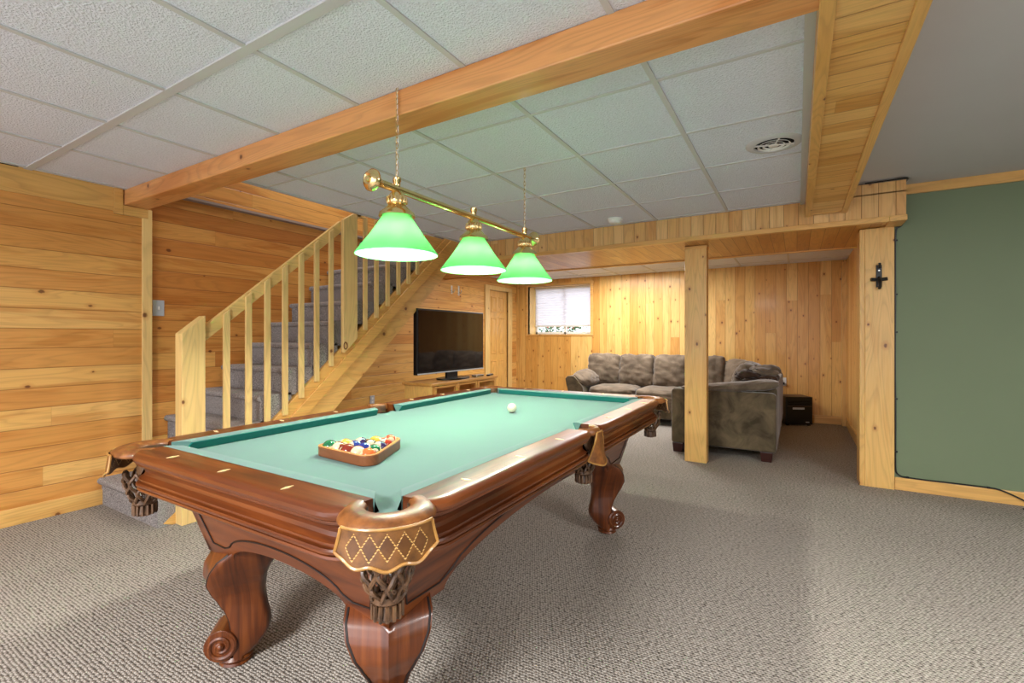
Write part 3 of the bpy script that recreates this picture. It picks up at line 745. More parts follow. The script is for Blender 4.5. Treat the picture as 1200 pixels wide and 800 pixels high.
for sx in (1, -1):
    for a, b in ((-HY+E1, -.075), (.075, HY-E1)):
        c0, c1 = ((.028, .012) if a < -.5 else (.012, .028))
        i0, i1 = ((-.005, .0) if a < -.5 else (.0, -.005))
        side_rails.append(rail((sx*HX, a), (sx*HX, b), (sx, 0), c0, c1, M['cherry_y'], i0, i1))
# sights
def sight(x, y, ax, parent):
    mb = MB(); l, w = .02, .0062
    P = [(x-l, y), (x, y-w), (x+l, y), (x, y+w)] if ax == 'x' else [(x-w, y), (x, y-l), (x+w, y), (x, y+l)]
    mb.prism(P, lambda a, b, d: (a, b, d), .7995, .8035); tb(mb, 'sight', M['pearl'], parent, smooth=False)
for x in (-.345, -.02, .30):
    sight(x, -HY+.052, 'y', r_near); sight(x, HY-.052, 'y', r_far)
for i, sx in enumerate((1, -1)):
    for y in (.30, .62, .93):
        sight(sx*(HX-.055), -y, 'x', side_rails[i*2]); sight(sx*(HX-.055), y, 'x', side_rails[i*2+1])
# pockets
def rotz(p, a): return Vector((p[0]*math.cos(a)-p[1]*math.sin(a), p[0]*math.sin(a)+p[1]*math.cos(a), p[2]))
def pocket(px, py, ang, corner_=True):
    half = 1.95 if corner_ else 1.35
    ri = PR if corner_ else .056
    ro = .140 if corner_ else .090
    # pocket root part: collar; children: liner, shield, net
    e = bpy.data.objects.new('pocket', None)
    mb = MB(); rings = []; n = 28
    for i in range(n+1):
        t = -half+2*half*i/n
        # wider towards the outside for a corner pocket
        k = math.cos(t*.5*PI/half) if half else 1
        R1 = ri+(ro-ri)*(.62+.38*max(k, 0)) if corner_ else ri+(ro-ri)*(.55+.45*max(k, 0))
        R0 = ri
        sec = []
        for j in range(12):
            u = 2*PI*j/12
            rr0 = (R0+R1)/2+(R1-R0)/2*math.cos(u); zz = .788+.017*math.sin(u)
            if math.cos(u) > .3: zz -= .010*(math.cos(u)-.3)
            sec.append((rr0*math.cos(t), rr0*math.sin(t), zz))
        rings.append(sec)
    mb.loft(rings)
    for v in mb.bm.verts: v.co = rotz(v.co, ang)+Vector((px, py, 0))
    col = tb(mb, 'pocket_collar', M['leather'], ang=60)
    # everything below is local to the pocket centre: own rotated object
    def sub(mb, name, mat, **k):
        for v in mb.bm.verts: v.co = Vector((v.co.x*K, v.co.y*K, v.co.z*K))
        o = mb.build(name, mat, col, **k); o.location = (px*K, py*K, .79*K+ZO); o.rotation_euler = (0, 0, ang); return o
    # liner
    mb = MB(); mb.lathe([(ri+.004, 0), (ri+.004, -.10), (ri-.004, -.10), (ri-.002, 0)], n=24, a0=-half, a1=half)
    sub(mb, 'pocket_liner', M['leather_dark'])
    # shield
    mb = MB(); n = 40; sh_half = .86 if corner_ else .95; rows = 10; rings_o = []; rings_i = []
    Hs = .078 if corner_ else .150
    for i in range(n+1):
        t = -sh_half+2*sh_half*i/n; f = t/sh_half
        sc = .005*math.cos(f*PI*3.6)+.008*math.cos(f*PI*.8)-(.016*abs(f)**8)
        low = -Hs-sc if corner_ else -Hs*(.80+.2*(1-abs(f)**1.5))
        colo = []; coli = []
        for j in range(rows+1):
            h = -.004+(low+.004)*j/rows; q = j/rows
            rad = ro+.002+.010*q**1.3 if corner_ else ro+.003+.020*q
            t2 = t*(.94+.06*q) if corner_ else t*(.35+.62*q)
            colo.append((rad*math.cos(t2), rad*math.sin(t2), h)); coli.append(((rad-.005)*math.cos(t2), (rad-.005)*math.sin(t2), h))
        rings_o.append(colo+coli[::-1])
    mb.loft(rings_o)
    shd = sub(mb, 'pocket_shield', M['leather_tooled'] if corner_ else M['leather'], ang=50)
    # stitched binding round the shield edge
    edge = []
    def sp(i, j):
        p = rings_o[i][j]; return Vector(p)
    edge = [sp(0, j) for j in range(rows+1)]+[sp(i, rows) for i in range(1, n+1)]+[sp(n, j) for j in range(rows-1, -1, -1)]
    mb = MB(); mb.tube([p*1.002 for p in edge], .0042, 6)
    sub(mb, 'binding', M['leather_edge'])
    mb = MB(); mb.tube([Vector((rings_o[i][0][0], rings_o[i][0][1], -.002)) for i in range(n+1)], .0035, 6); sub(mb, 'seam_cord', M['leather_edge'])
    # net
    mb = MB(); cx = .036 if corner_ else .012
    def nr(s_): return .064*(1-.08*s_-.42*s_**3) if corner_ else .056*(1-.08*s_-.35*s_**3)
    Z0, Z1 = (-.085, -.205) if corner_ else (-.085, -.195)
    ns = 8
    for dirn in (1, -1):
        for q in range(ns):
            pts_ = []
            for i in range(19):
                s_ = i/18; a = 2*PI*q/ns+dirn*s_*2*PI/ns*1.5; rr1 = nr(s_)+.0035*math.sin(s_*PI*6+(0 if dirn > 0 else PI)); pts_.append((cx+rr1*math.cos(a), rr1*math.sin(a), Z0+(Z1-Z0)*s_))
            mb.tube(pts_, .0058, 6)
    sub(mb, 'pocket_net', M['leather_dark'])
    mb = MB(); re = nr(1)
    mb.lathe([(re+.006, Z1+.012), (re+.007, Z1-.004), (re-.002, Z1-.012), (re+.003, Z1-.04), (re-.004, Z1-.05), (.0, Z1-.045)], c=(cx, 0, 0), n=24)
    for q in range(14):
        a = 2*PI*q/14; mb.tube([(cx+(re+.004)*math.cos(a), (re+.004)*math.sin(a), Z1-.008), (cx+(re+.004)*math.cos(a), (re+.004)*math.sin(a), Z1-.046)], .005, 5)
    sub(mb, 'net_cup', M['leather_dark'])
for sx in (1, -1):
    for sy in (1, -1):
        pocket(sx*(HX-PC), sy*(HY-PC), math.atan2(sy, sx), True)
    pocket(sx*SP, 0, 0 if sx > 0 else PI, False)
# cabinet aprons
def zb_end(t):
    a = abs(t)
    return .373+(.086*math.sqrt(max(0, 1-(a/.315)**2)) if a < .315 else 0)
def zb_side(t):
    a = abs(t)
    return .373+(.150*math.sqrt(max(0, 1-(a/.80)**2)) if a < .80 else 0)
ins = lambda z: .165+(.665-z)*.27
def apron(horizontal, sgn, mat):
    H, W = (HY, HX) if horizontal else (HX, HY)
    zf = zb_end if horizontal else zb_side
    n = 72; outer = []; inner = []
    def pt(t, z, depth):
        w = W-ins(z); tt = t*w; q = sgn*(H-ins(z)-depth)
        return (tt, q, z) if horizontal else (q, tt, z)
    rings = []
    wref = W-ins(.373)
    # pack stations around the arch ends
    ts = sorted(set([-1, 1]+[math.sin(PI/2*(i/n*2-1)) for i in range(n+1)]+[s*((.315 if horizontal else .80)-e)/wref for s in (-1, 1) for e in (.0005, .004, .012, .025, -.0005)]))
    m = 5
    for t in ts:
        zl = zf(t*wref)
        col = [pt(t, zl+(.672-zl)*j/m, 0) for j in range(m+1)]+[pt(t, zl+(.672-zl)*j/m, .022) for j in range(m, -1, -1)]
        rings.append(col)
    mb = MB(); mb.loft(rings); ap = tb(mb, 'apron', mat, ang=35)
    # dark inlay line following the edge
    path = []
    def ip(t, z): return pt(t/(W-ins(z)), z, -.0015)
    aw = .315 if horizontal else .80
    path.append(ip(-(W-ins(.62))+.05, .62)); path.append(ip(-wref+.06, .42))
    path.append(ip(-aw-.04, .415)); path.append(ip(-aw-.0, .43))
    for i in range(25):
        t = -aw*.93+2*aw*.93*i/24; path.append(ip(t, zf(t)+.045))
    path += [ip(aw, .43), ip(aw+.04, .415), ip(wref-.06, .42), ip((W-ins(.62))-.05, .62)]
    mb = MB(); mb.tube(path, .0032, 6); tb(mb, 'inlay', M['dark_inlay'], ap)
    return ap
apron(True, -1, M['cherry_x']); apron(True, 1, M['cherry_x']); apron(False, 1, M['cherry_y']); apron(False, -1, M['cherry_y'])
mb = MB(); mb.box(-HX+.20, HX-.20, -HY+.20, HY-.20, .56, .705); tb(mb, 'under_frame', M['cherry_y'], smooth=False)
# legs (world heights), diagonal plane
FR = [(.46, .020), (.44, .050), (.415, .088), (.375, .110), (.33, .113), (.285, .092), (.24, .062), (.20, .038), (.165, .026), (.13, .022), (.09, .022), (.055, .020), (.03, .012)]
BK = [(.44, -.165), (.40, -.150), (.35, -.118), (.30, -.098), (.25, -.096), (.20, -.104), (.16, -.114), (.13, -.118), (.10, -.110), (.07, -.090), (.045, -.066), (.03, -.048)]
WD = [(.44, .122), (.415, .126), (.38, .120), (.34, .103), (.30, .080), (.265, .062), (.22, .053), (.16, .052), (.10, .056), (.03, .058)]
def interp(tab, z):
    for (z1, v1), (z2, v2) in zip(tab, tab[1:]):
        if z <= z1 and z >= z2:
            t = (z1-z)/(z1-z2); t = t*t*(3-2*t)*.35+t*.65; return v1+(v2-v1)*t
    return tab[-1][1] if z < tab[-1][0] else tab[0][1]
def leg(sx, sy):
    o = Vector((sx, sy, 0)).normalized(); w = Vector((-o.y, o.x, 0))
    i = .312*K; base = Vector((sx*(HX*K-i), sy*(HY*K-i), 0))
    mb = MB(); rings = []; N = 34
    for k in range(N+1):
        z = .455+(.028-.455)*k/N
        f, bk, hw = interp(FR, z), interp(BK, z), interp(WD, z); bv = .012
        hb = hw*.62
        g_ = f-hw*.58
        sec = [(g_, -hw), (g_+.012, -hw+.002), (f-.014, -.018), (f, 0), (f-.014, .018), (g_+.012, hw-.002), (g_, hw), (g_-.012, hw-.004), (bk+bv, hb), (bk, hb-bv), (bk, -hb+bv), (bk+bv, -hb), (g_-.012, -hw+.004)]
        rings.append([base+o*a+w*b_+Vector((0, 0, z)) for a, b_ in sec])
    mb.loft(rings); lg = mb.build('leg', M['cherry_z'], table, ang=50)
    # scroll
    mb = MB(); cs, cz_, R0 = .035, .088, .056
    prof = []
    for k in range(28):
        a = 2*PI*k/28; prof.append((cs+R0*math.cos(a), cz_+R0*1.02*math.sin(a)))
    hw = .060
    def fn(a, b_, d): return base+o*a+w*d+Vector((0, 0, b_))
    mb.prism(prof, fn, -hw, hw); sc = mb.build('scroll', M['cherry_z'], lg, ang=40, bevel=.006)
    for s in (1, -1):
        sp_ = []
        for k in range(46):
            t = k/45; a = PI*.62+t*2*PI*2.1; rr2 = R0*.93*(1-t*.9); sp_.append(base+o*(cs+rr2*math.cos(a))+w*(s*(hw+.001))+Vector((0, 0, cz_+rr2*math.sin(a))))
        mb = MB(); mb.tube(sp_, lambda t: .0075-.002*t, 6)
        ctr = base+o*cs+w*(s*(hw))+Vector((0, 0, cz_)); mb.sphere(ctr, .014, 12, 8)
        mb.build('volute', M['cherry_z'], lg)
    # bead along the front edges
    for s in (1, -1):
        pp = []
        for k in range(N-6):
            z = .44+(.115-.44)*k/(N-7); pp.append(base+o*(interp(FR, z)-interp(WD, z)*.58+.014)+w*(s*(interp(WD, z)-.010))+Vector((0, 0, z)))
        mb = MB(); mb.tube(pp, .0042, 6); mb.build('edge_groove', M['dark_inlay'], lg)
    mb = MB(); mb.lathe([(0, .036), (.052, .036), (.060, .024), (.052, .012), (.056, .004), (.052, .0), (0, 0)], c=base+o*.0, n=28)
    mb.build('foot_pad', M['cherry_z'], lg)
for sx in (1, -1):
    for sy in (1, -1): leg(sx, sy)

# ------------------------------------------------------------------ balls and rack (T frame)
BED = .76*K+ZO; BR = .0286*K
def TW(x, y): return (TX+x*K, TY+y*K)
rc = Vector((.072, -.775)); ra = math.radians(-4)
tri = thing('ball_rack', 'brown wooden triangle rack holding the balls on the felt', 'ball rack', (*TW(*rc), BED), ra)
def rounded_tri(R_, rad, n=7):
    P = []
    for k in range(3):
        a = PI/2+k*2*PI/3; c = Vector((math.cos(a), math.sin(a)))*(R_-2*rad)
        for i in range(n+1):
            b_ = a-PI/3+2*PI/3*i/n; P.append((c.x+rad*math.cos(b_), c.y+rad*math.sin(b_)))
    return P
Rin = (4*BR*2/math.sqrt(3))+2*BR+.0015
inner = rounded_tri(Rin, BR+.001); outer = rounded_tri(Rin+.024, BR+.013)
mb = MB()
hs = [(inner, .001), (outer, .001), (outer, .036), (inner, .036)]
rings = [[(p[0], p[1], h) for p in P] for P, h in hs]
mb.loft(rings, loop=True)
mb.build('frame', pine('rack_wood', 0, None, tints=[srgb(126, 76, 46)]*3, heart=.4, knots=0), tri, ang=35, bevel=.003)
mb = MB(); P2 = rounded_tri(Rin+.0242, BR+.0132)
mb.loft([[(p[0], p[1], h) for p in P] for P, h in ((rounded_tri(Rin+.002, BR+.003), .0355), (rounded_tri(Rin+.022, BR+.011), .0355), (rounded_tri(Rin+.022, BR+.011), .0375), (rounded_tri(Rin+.002, BR+.003), .0375))], loop=True)
mb.build('pale_top_edge', pine('rack_top_wood', 0, None, tints=[srgb(196, 138, 84)]*3, heart=.3, knots=0), tri)
ye, bl, re, pu, og, gn, ma, bk = srgb(206, 160, 60), srgb(36, 52, 124), srgb(172, 56, 34), srgb(52, 40, 84), srgb(206, 104, 54), srgb(26, 98, 62), srgb(122, 42, 28), srgb(18, 16, 18)
# rows from the base (near the camera) to the apex
rows = [[('solid green', gn, 0), ('maroon striped', ma, 1), ('solid maroon', ma, 0), ('orange striped', og, 1), ('solid orange', og, 0)],
        [('yellow striped', ye, 1), ('blue striped', bl, 1), ('solid blue', bl, 0), ('green striped', gn, 1)],
        [('solid purple', pu, 0), ('black', bk, 0), ('purple striped', pu, 1)],
        [('solid yellow', ye, 0), ('solid red', re, 0)],
        [('red striped', re, 1)]]
rb = random.Random(11)
first = None
for r_, row in enumerate(rows):
    for c_, (nm, colr, stp) in enumerate(row):
        n = len(row)
        x = (c_-(n-1)/2)*BR*2.01; y = -(BR*2.01*math.sqrt(3)/3)*2+r_*BR*2.01*math.sqrt(3)/2
        yb = -Rin/2+BR+.001
        y = yb+r_*BR*2.01*math.sqrt(3)/2
        p = Vector((x, y)); p = Vector((x*math.cos(ra)-y*math.sin(ra), x*math.sin(ra)+y*math.cos(ra)))
        w = TW(*rc)
        mb = MB(); mb.sphere((0, 0, 0), BR, 28, 18)
        o = mb.build('billiard_ball', ballmat('ball_'+nm.replace(' ', '_'), colr, stp))
        o.location = (w[0]+p.x, w[1]+p.y, BED+BR)
        o.rotation_euler = (rb.uniform(-1.2, 1.2), rb.uniform(-1.2, 1.2), rb.uniform(0, 6.28))
        if stp: o.rotation_euler = (rb.uniform(.9, 1.6), rb.uniform(-.5, .5), rb.uniform(-.9, .3))
        wh = ['in the near row', 'in the second row', 'in the middle row', 'in the row behind the rack tip', 'at the far tip'][r_]
        tag(o, f'{nm} billiard ball {wh} of the wooden triangle', 'ball', 'racked billiard balls')
mb = MB(); mb.sphere((0, 0, 0), BR, 28, 18); o = mb.build('cue_ball', simple('ivory_ball', srgb(206, 200, 172), .12, .5, coat=.3))
w = TW(-1.464+1.505, 2.436-2.045); o.location = (*w, BED+BR); tag(o, 'ivory white cue ball alone on the far half of the felt', 'ball')

# ================================================================== BILLIARD LAMP
LX = -1.515; LY = [1.535, 2.115, 2.68]; BZ = 1.868
lamp = thing('billiard_lamp', 'brass bar pendant with three green glass shades on two chains', 'lamp', (LX, LY[1], BZ)); lamp['_w'] = 1; lamp['_off'] = (LX, LY[1], BZ)
mb = MB(); mb.tube([(LX, 1.39, BZ), (LX, 2.80, BZ)], .0165, 16)
mb.build('bar', M['brass'], lamp)
for y, s in ((1.39, -1), (2.80, 1)):
    mb = MB(); mb.lathe([(0, -.022), (.008, -.022), (.010, -.016), (.018, -.018), (.028, -.012), (.036, -.002), (.036, .004), (.030, .008), (.024, .018), (.016, .026), (.013, .04)][::1], c=(0, 0, 0), n=24, axis='Y')
    for v in mb.bm.verts: v.co = Vector((v.co.x*1.3+LX, y+(-s)*v.co.y*1.3, v.co.z*1.3+BZ))
    mb.build('end_finial', M['brass'], lamp)
ST, SB = 1.748, 1.578
for k, y in enumerate(LY):
    mb = MB(); mb.lathe([(.012, BZ-.008), (.02, BZ-.014), (.028, BZ-.026), (.034, BZ-.05), (.034, BZ-.062), (.030, BZ-.068), (.036, BZ-.076), (.05, BZ-.094), (.064, BZ-.108), (.066, BZ-.122), (.05, BZ-.118), (.02, BZ-.1)], c=(LX, y, 0), n=32)
    for q in range(14):
        a = 2*PI*q/14; mb.tube([(LX+.033*math.cos(a), y+.033*math.sin(a), BZ-.036), (LX+.036*math.cos(a), y+.036*math.sin(a), BZ-.05), (LX+.034*math.cos(a), y+.034*math.sin(a), BZ-.064)], .004, 5)
    for v in mb.bm.verts: v.co = Vector((LX+(v.co.x-LX)*1.2, y+(v.co.y-y)*1.2, v.co.z))
    fit = mb.build('shade_fitter', M['brass'], lamp, ang=60)
    mb = MB(); prof = [(.058, ST+.004), (.066, ST-.006), (.118, ST-.085), (.172, SB+.014), (.178, SB+.006), (.179, SB), (.177, SB-.001), (.174, SB+.006), (.168, SB+.015), (.114, ST-.085), (.062, ST-.008), (.054, ST)]
    mb.lathe(prof, c=(LX, y, 0), n=56); mb.build('glass_shade', M['shade'], lamp, ang=60)
    mb = MB(); mb.lathe([(.0, 1.745), (.014, 1.744), (.014, 1.72)], c=(LX, y, 0), n=16); mb.build('bulb_socket', M['brass'], lamp)
    mb = MB(); mb.sphere((LX, y, 1.682), .030, 16, 10); mb.lathe([(.027, 1.69), (.014, 1.722)], c=(LX, y, 0), n=16); mb.build('bulb', M['bulb'], lamp)
    mb = MB(); mb.lathe([(.015, BZ+.010), (.015, BZ+.03), (.018, BZ+.034), (.018, BZ+.05), (.009, BZ+.056), (.0, BZ+.057)], c=(LX, y, 0), n=18); mb.build('bar_coupling', M['brass'], lamp)
    li = bpy.data.lights.new('lamp_bulb_light', 'POINT'); li.energy = 24; li.color = (1, .95, .88); li.shadow_soft_size = .03
    lo = bpy.data.objects.new('lamp_bulb_light', li); C.objects.link(lo); lo.location = (LX, y, 1.635)
for y in (LY[0], LY[2]):
    mb = MB(); z = BZ+.056; n = 0
    while z < CZ-.012:
        pts_ = []
        for q in range(12):
            a = 2*PI*q/12; u_, v_ = .0062*math.cos(a), .0155*math.sin(a)
            pts_.append((LX+(u_ if n % 2 else 0), y+(0 if n % 2 else u_), z+.0135+v_))
        mb.tube(pts_, .0016, 5, closed=True); z += .0245; n += 1
    mb.build('chain', M['brass'], lamp, weld=False)
    mb = MB(); mb.tube([(LX, y, BZ+.055), (LX+.004, y+.004, 2.1), (LX, y, CZ)], .002, 5); mb.build('cord', M['white_plastic'], lamp)
    mb = MB(); mb.tube([(LX, y, CZ), (LX, y, CZ-.012), (LX+.007, y, CZ-.02), (LX, y, CZ-.027), (LX-.006, y, CZ-.022)], .002, 6); mb.build('ceiling_hook', M['brass'], lamp)

# ================================================================== TELEVISION + STAND
tvx = -3.45
tv = thing('television', 'large black flat screen television on the low pine stand', 'television', (tvx, 4.41, .72)); tv['_w'] = 1; tv['_off'] = (tvx, 4.41, .72)
ty0, ty1, tz0, tz1 = 3.79, 5.03, .80, 1.515
mb = MB(); mb.box(tvx-.055, tvx, ty0, ty1, tz0, tz1); mb.build('housing', M['black'], tv, smooth=False, bevel=.006)
mb = MB(); mb.box(tvx-.001, tvx+.003, ty0+.018, ty1-.018, tz0+.04, tz1-.018); mb.build('screen', M['screen'], tv, smooth=False)
mb = MB(); mb.box(tvx+.0, tvx+.006, ty0+.004, ty1-.004, tz0+.003, tz0+.016); mb.build('lower_trim', M['grey_plate'], tv, smooth=False, bevel=.002)
mb = MB(); mb.box(tvx-.045, tvx-.012, 4.31, 4.51, .735, .82); mb.build('stand_neck', M['black'], tv, smooth=False, bevel=.004)
mb = MB(); mb.prism([(tvx-.15+.30*(.5+.5*math.cos(a)*1), 4.41+.25*math.sin(a)) for a in [2*PI*i/36 for i in range(36)]], lambda a, b, d: (a, b, d), .7205, .738); mb.build('stand_base', M['black'], tv, ang=50, bevel=.003)
st = thing('tv_stand', 'low pine television stand with three dark glass doors', 'tv stand', (-3.47, 4.43, 0)); st['_w'] = 1; st['_off'] = (-3.47, 4.43, 0)
sx0, sx1, sy0, sy1 = -3.66, -3.28, 3.82, 5.06
mb = MB(); mb.box(sx0-.02, sx1+.02, sy0-.02, sy1+.02, .69, .72); mb.build('top', M['stand_wood'], st, smooth=False, bevel=.005)
for y in (sy0, sy1-.03): MB().box(sx0, sx1, y, y+.03, 0, .69).build('side_panel', M['door_wood'], st, smooth=False, bevel=.003)
MB().box(sx0, sx0+.012, sy0+.03, sy1-.03, .05, .69).build('back_panel', M['stand_wood'], st, smooth=False)
MB().box(sx0, sx1-.01, sy0+.03, sy1-.03, .04, .07).build('bottom_shelf', M['stand_wood'], st, smooth=False)
w3 = (sy1-sy0-.06)/3
for k in range(3):
    a = sy0+.03+k*w3+.004; b_ = a+w3-.008
    mb = MB(); f = .034; mb.box(sx1-.004, sx1+.016, a, a+f, .08, .685); mb.box(sx1-.004, sx1+.016, b_-f, b_, .08, .685); mb.box(sx1-.004, sx1+.016, a+f, b_-f, .662, .685); mb.box(sx1-.004, sx1+.016, a+f, b_-f, .08, .13)
    d = mb.build('door', M['stand_wood'], st, smooth=False, bevel=.003)
    MB().box(sx1, sx1+.006, a+f, b_-f, .13, .662).build('glass_panel', M['screen'], d, smooth=False)
    mb = MB(); mb.sphere((sx1+.028, b_-.025 if k < 2 else a+.025, .4), .012, 12, 8); mb.build('knob', M['iron'], d)
rc_ = thing('remote_control', 'black remote control lying on the right end of the television stand', 'remote', (-3.32, 4.985, .721), .3)
MB().box(-.022, .022, -.085, .085, 0, .02).build('body', M['black'], rc_, smooth=False, bevel=.005)
mb = MB()
for i in range(3):
    for j in range(6): mb.box(-.014+i*.011, -.008+i*.011, -.06+j*.02, -.05+j*.02, .0195, .022)
mb.build('buttons', M['grey_plate'], rc_, smooth=False)
cb = thing('cable_box', 'small silver set top box on the stand between television base and remote', 'box', (-3.36, 4.78, .721), .06)
MB().box(-.035, .035, -.09, .09, 0.004, .026).build('case', M['steel'], cb, smooth=False, bevel=.003)
MB().box(.0345, .0365, -.07, .07, .009, .021).build('front_panel', M['black'], cb, smooth=False)

# ================================================================== SOFA
sofa = thing('sectional_sofa', 'taupe microsuede corner sofa in the sitting area', 'sofa', (-1.5, 6.8, 0)); sofa['_w'] = 1; sofa['_off'] = (-1.5, 6.8, 0)
def pillow(c, size, rot=(0, 0, 0), seed=0, e=3.2, wr=.016, corner=.0, sub=18):
    """puffy cushion: superellipsoid with wrinkle noise; size = half extents"""
    mb = MB(); bm = mb.bm
    bmesh.ops.create_cube(bm, size=2); bmesh.ops.subdivide_edges(bm, edges=bm.edges, cuts=sub, use_grid_fill=True)
    from mathutils import Euler
    Mx = Euler(rot).to_matrix(); off = Vector((seed*3.7, seed*1.3, seed*2.1))
    for v in bm.verts:
        p = v.co.copy(); n_ = (abs(p.x)**e+abs(p.y)**e+abs(p.z)**e)**(1/e); q = p/n_
        # thin towards the border of the two long axes -> pillow
        ax = min(range(3), key=lambda i: size[i]); oth = [i for i in range(3) if i != ax]
        edge = max(abs(q[oth[0]]), abs(q[oth[1]]))
        q[ax] *= 1-.32*edge**4
        w = Vector((q.x*size[0], q.y*size[1], q.z*size[2]))
        nz = noise.noise(w*7+off)*.6+noise.noise(w*16+off)*.4
        rd = abs(noise.noise(Vector((w.x*5, w.y*5, w.z*14))+off*2))
        d = q.normalized()*(nz*wr-(.5*wr if rd < .12 else 0))
        v.co = Mx @ (w+d)+Vector(c)
    return mb
def cush(name, c, size, rot=(0, 0, 0), seed=0, mat='suede', **k): return pillow(c, size, rot, seed, **k).build(name, M[mat], sofa, ang=80)
# frame
mb = MB(); mb.box(-2.92, -.17, 6.58, 7.52, .085, .33); mb.box(-1.12, -.17, 5.3, 6.6, .085, .33); mb.build('base_frame', M['suede_dark'], sofa, smooth=False, bevel=.02, seg=3)
mb = MB(); mb.box(-2.9, -.17, 7.34, 7.53, .12, .74); mb.build('rear_back', M['suede_dark'], sofa, smooth=False, bevel=.05, seg=4)
mb = MB(); mb.box(-.40, -.165, 5.25, 7.53, .12, .72); mb.build('side_back', M['suede_dark'], sofa, smooth=False, bevel=.04, seg=4)
# left arm with flared pad
mb = MB(); prof = [(-2.90, .10), (-2.93, .30), (-2.985, .50), (-3.0, .58), (-2.96, .62), (-2.86, .62), (-2.80, .56), (-2.72, .46), (-2.66, .10)]
mb.prism(prof, lambda a, b, d: (a, d, b), 6.55, 7.5); mb.build('arm_panel', M['suede_dark'], sofa, ang=50, bevel=.012)
cush('arm_pad', (-2.80, 7.02, .565), (.17, .46, .125), (0, .38, 0), 5, e=2.6)
# end arm (faces the pool table)
mb = MB(); mb.prism([(-1.14, .10), (-1.14, .655), (-1.11, .668), (-.21, .668), (-.17, .655), (-.17, .10)], lambda a, b, d: (a, d, b), 5.16, 5.42); mb.build('arm_panel', M['suede_dark'], sofa, ang=40, bevel=.022, seg=3)
mb = pillow((-.60, 5.30, .70), (.46, .15, .055), (0, -.05, 0), 9, e=4.0, wr=.012, sub=20)
for v in mb.bm.verts:
    f = (v.co.x+1.1)/.95; v.co.z = .668+(v.co.z-.655)*(.35+.85*f) if v.co.z > .66 else v.co.z
mb.build('arm_pad', M['suede'], sofa, ang=80)
# seats
for k, (a, b_) in enumerate(((-2.66, -1.98), (-1.97, -1.30))):
    cush('seat_cushion', ((a+b_)/2, 6.96, .40), ((b_-a)/2, .42, .095), seed=20+k, e=6, wr=.012)
cush('seat_cushion', (-.84, 7.0, .40), (.44, .40, .09), seed=23, e=6, wr=.012)
cush('seat_cushion', (-.78, 6.02, .40), (.36, .55, .09), seed=24, e=6, wr=.012)
# skirt front rolls
cush('front_roll', (-2.0, 6.60, .30), (.70, .06, .10), seed=26, e=5, wr=.008)
cush('front_roll', (-1.10, 6.0, .29), (.05, .58, .10), seed=27, e=5, wr=.008)
# back cushions
bx = [(-2.86, -2.345), (-2.35, -1.83), (-1.835, -1.32), (-1.32, -.86)]
for k, (a, b_) in enumerate(bx):
    cush('back_cushion', ((a+b_)/2, 7.20, .69), ((b_-a)/2+.014, .15, .25), (-.20, 0, [.04, -.03, .02, 0][k]), 40+k, e=6.5, wr=.026)
cush('back_cushion', (-.66, 7.10, .68), (.26, .14, .22), (-.2, 0, -.7), 47, e=4.2, wr=.02)
cush('back_cushion', (-.50, 6.55, .67), (.14, .30, .23), (0, .2, 0), 48, e=4.2, wr=.02)
cush('back_cushion', (-.48, 5.92, .68), (.15, .31, .245), (0, .2, 0), 49, e=4.2, wr=.024)
for x, y in ((-1.08, 5.24), (-.255, 5.24), (-2.80, 6.62), (-.24, 7.5), (-2.8, 7.5), (-1.08, 6.52)):
    mb = MB(); mb.loft([[(x+sx*w, y+sy*w, z) for sx, sy in ((-1, -1), (1, -1), (1, 1), (-1, 1))] for w, z in ((.045, 0), (.055, .095))]); mb.build('foot', M['foot_wood'], sofa, smooth=False, bevel=.004)
# throw blanket
th = thing('throw_blanket', 'dark brown throw crumpled over the sofa corner behind the arm', 'blanket', (-.38, 5.52, .70)); th['_w'] = 1; th['_off'] = (-.38, 5.52, .70)
pillow((-.36, 5.56, .795), (.20, .14, .075), (0, .08, .15), 61, e=2.6, wr=.05, sub=24).build('folded_layers', M['throw'], th, ang=80)
pillow((-.28, 5.60, .86), (.15, .13, .05), (.1, .1, -.2), 64, e=2.4, wr=.04, sub=22).build('upper_fold', M['suede'], th, ang=80)

# ================================================================== HEATER
ht = thing('space_heater', 'small black cabinet space heater on the carpet by the far wall', 'heater', (-.036, 7.67, 0), math.radians(24))
w, d, h = .168, .153, .392
mb = MB(); mb.box(-w, w, -d+.02, d, .02, h); mb.build('cabinet', simple('brown_vinyl', srgb(58, 44, 38), .4), ht, smooth=False, bevel=.006)
mb = MB(); mb.box(-w, w, -d, -d+.022, .02, h); fp = mb.build('front_panel', M['black'], ht, smooth=False, bevel=.005)
mb = MB(); mb.box(-w+.025, w-.025, -d-.001, -d+.004, .275, .345); mb.build('air_outlet_shadow', M['gap_shadow'], fp, smooth=False)
mb = MB()
for k in range(4): mb.box(-w+.025, w-.025, -d-.004, -d+.0, .283+k*.017, .287+k*.017)
mb.build('outlet_slats', M['black'], fp, smooth=False)
mb = MB(); mb.box(-.085, .065, -d-.003, -d, .222, .248); mb.build('control_display', M['grey_plate'], fp, smooth=False, bevel=.001)
mb = MB(); mb.box(.08, .125, -d-.003, -d, .045, .058); mb.build('badge', M['grey_plate'], fp, smooth=False)
mb = MB(); mb.box(-w+.012, w-.012, -d-.006, -d, .262, .270); mb.build('ledge', simple('brown_trim', srgb(70, 50, 44), .4), fp, smooth=False)
for x in (-w+.03, w-.03):
    for y in (-d+.04, d-.04): MB().box(x-.015, x+.015, y-.015, y+.015, 0, .02).build('foot', M['black'], ht, smooth=False)
pc = thing('power_cord', 'black power cord from the heater to the outlet on the far wall', 'cord', (-.2, 7.7, 0)); pc['_w'] = 1; pc['_off'] = (-.2, 7.7, 0)
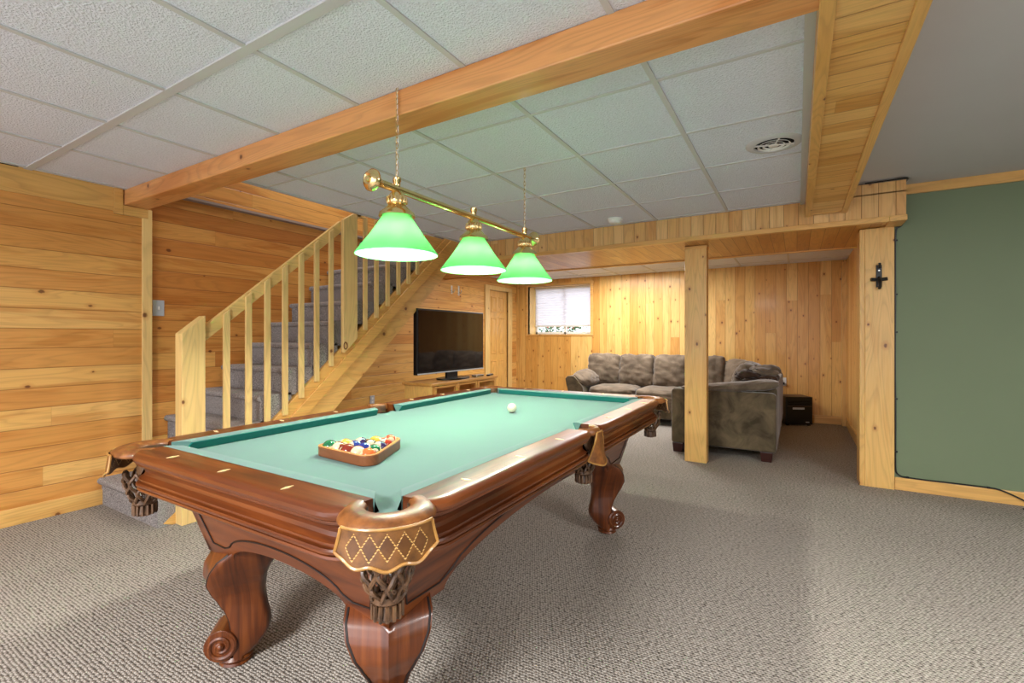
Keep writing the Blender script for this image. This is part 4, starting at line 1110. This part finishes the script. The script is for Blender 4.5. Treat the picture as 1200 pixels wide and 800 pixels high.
MB().tube(smoothpts([(-.235, 7.80, .06), (-.262, 7.76, .03), (-.30, 7.68, .008), (-.36, 7.63, .006), (-.40, 7.70, .01), (-.35, 7.80, .10), (-.26, 7.85, .30), (-.19, 7.875, .46), (-.17, 7.885, .535)]), .005, 6).build('flex', M['black'], pc)
MB().box(-.188, -.152, 7.862, 7.889, .518, .556).build('plug', M['black'], pc, smooth=False, bevel=.004)

# ================================================================== LIGHT
def area(name, loc, size, energy, rot=(0, 0, 0), color=(1, .985, .97), shape='DISK'):
    li = bpy.data.lights.new(name, 'AREA'); li.energy = energy; li.size = size; li.color = color; li.shape = shape
    o = bpy.data.objects.new(name, li); C.objects.link(o); o.location = loc; o.rotation_euler = rot; return o
area('fill_light_near', (-.9, -1.6, 2.28), .9, 150)  # added soft fill behind the camera, not a visible fixture
area('fill_light_right', (2.2, 1.2, 2.38), .8, 75)  # added fill to brighten the right side, no fixture in view
area('ceiling_light_rear', (-2.4, 6.6, 2.24), 1.5, 66)
area('stairwell_fill', (-3.85, 3.4, 4.15), .5, 22, color=(1, .95, .88))  # unseen lamp added to brighten the stairwell boards
W = bpy.data.worlds.new('sky'); bpy.context.scene.world = W; W.use_nodes = True
bg = W.node_tree.nodes['Background']; bg.inputs[0].default_value = (.92, .96, 1.04, 1); bg.inputs[1].default_value = 1.75

su = bpy.data.lights.new('sun', 'SUN'); su.energy = .9; su.angle = .02
so = bpy.data.objects.new('sun', su); C.objects.link(so); so.rotation_euler = (math.radians(-48), 0, math.radians(12))
# ================================================================== CAMERA
cam = bpy.data.cameras.new('camera'); cam.sensor_width = 36; cam.lens = 556/1200*36; cam.shift_y = -6.5/1200; cam.clip_start = .05
co = bpy.data.objects.new('camera', cam); C.objects.link(co); co.location = (0, 0, 1.22); co.rotation_euler = (PI/2, 0, math.radians(31))
sc = bpy.context.scene; sc.camera = co
sc.view_settings.view_transform = 'Standard'; sc.view_settings.look = 'None'; sc.view_settings.gamma = 1; sc.view_settings.exposure = .75
try: sc.view_settings.use_curve_mapping = False
except Exception: pass
for o in bpy.data.objects:
    for k in ('_w', '_off'):
        if k in o: del o[k]
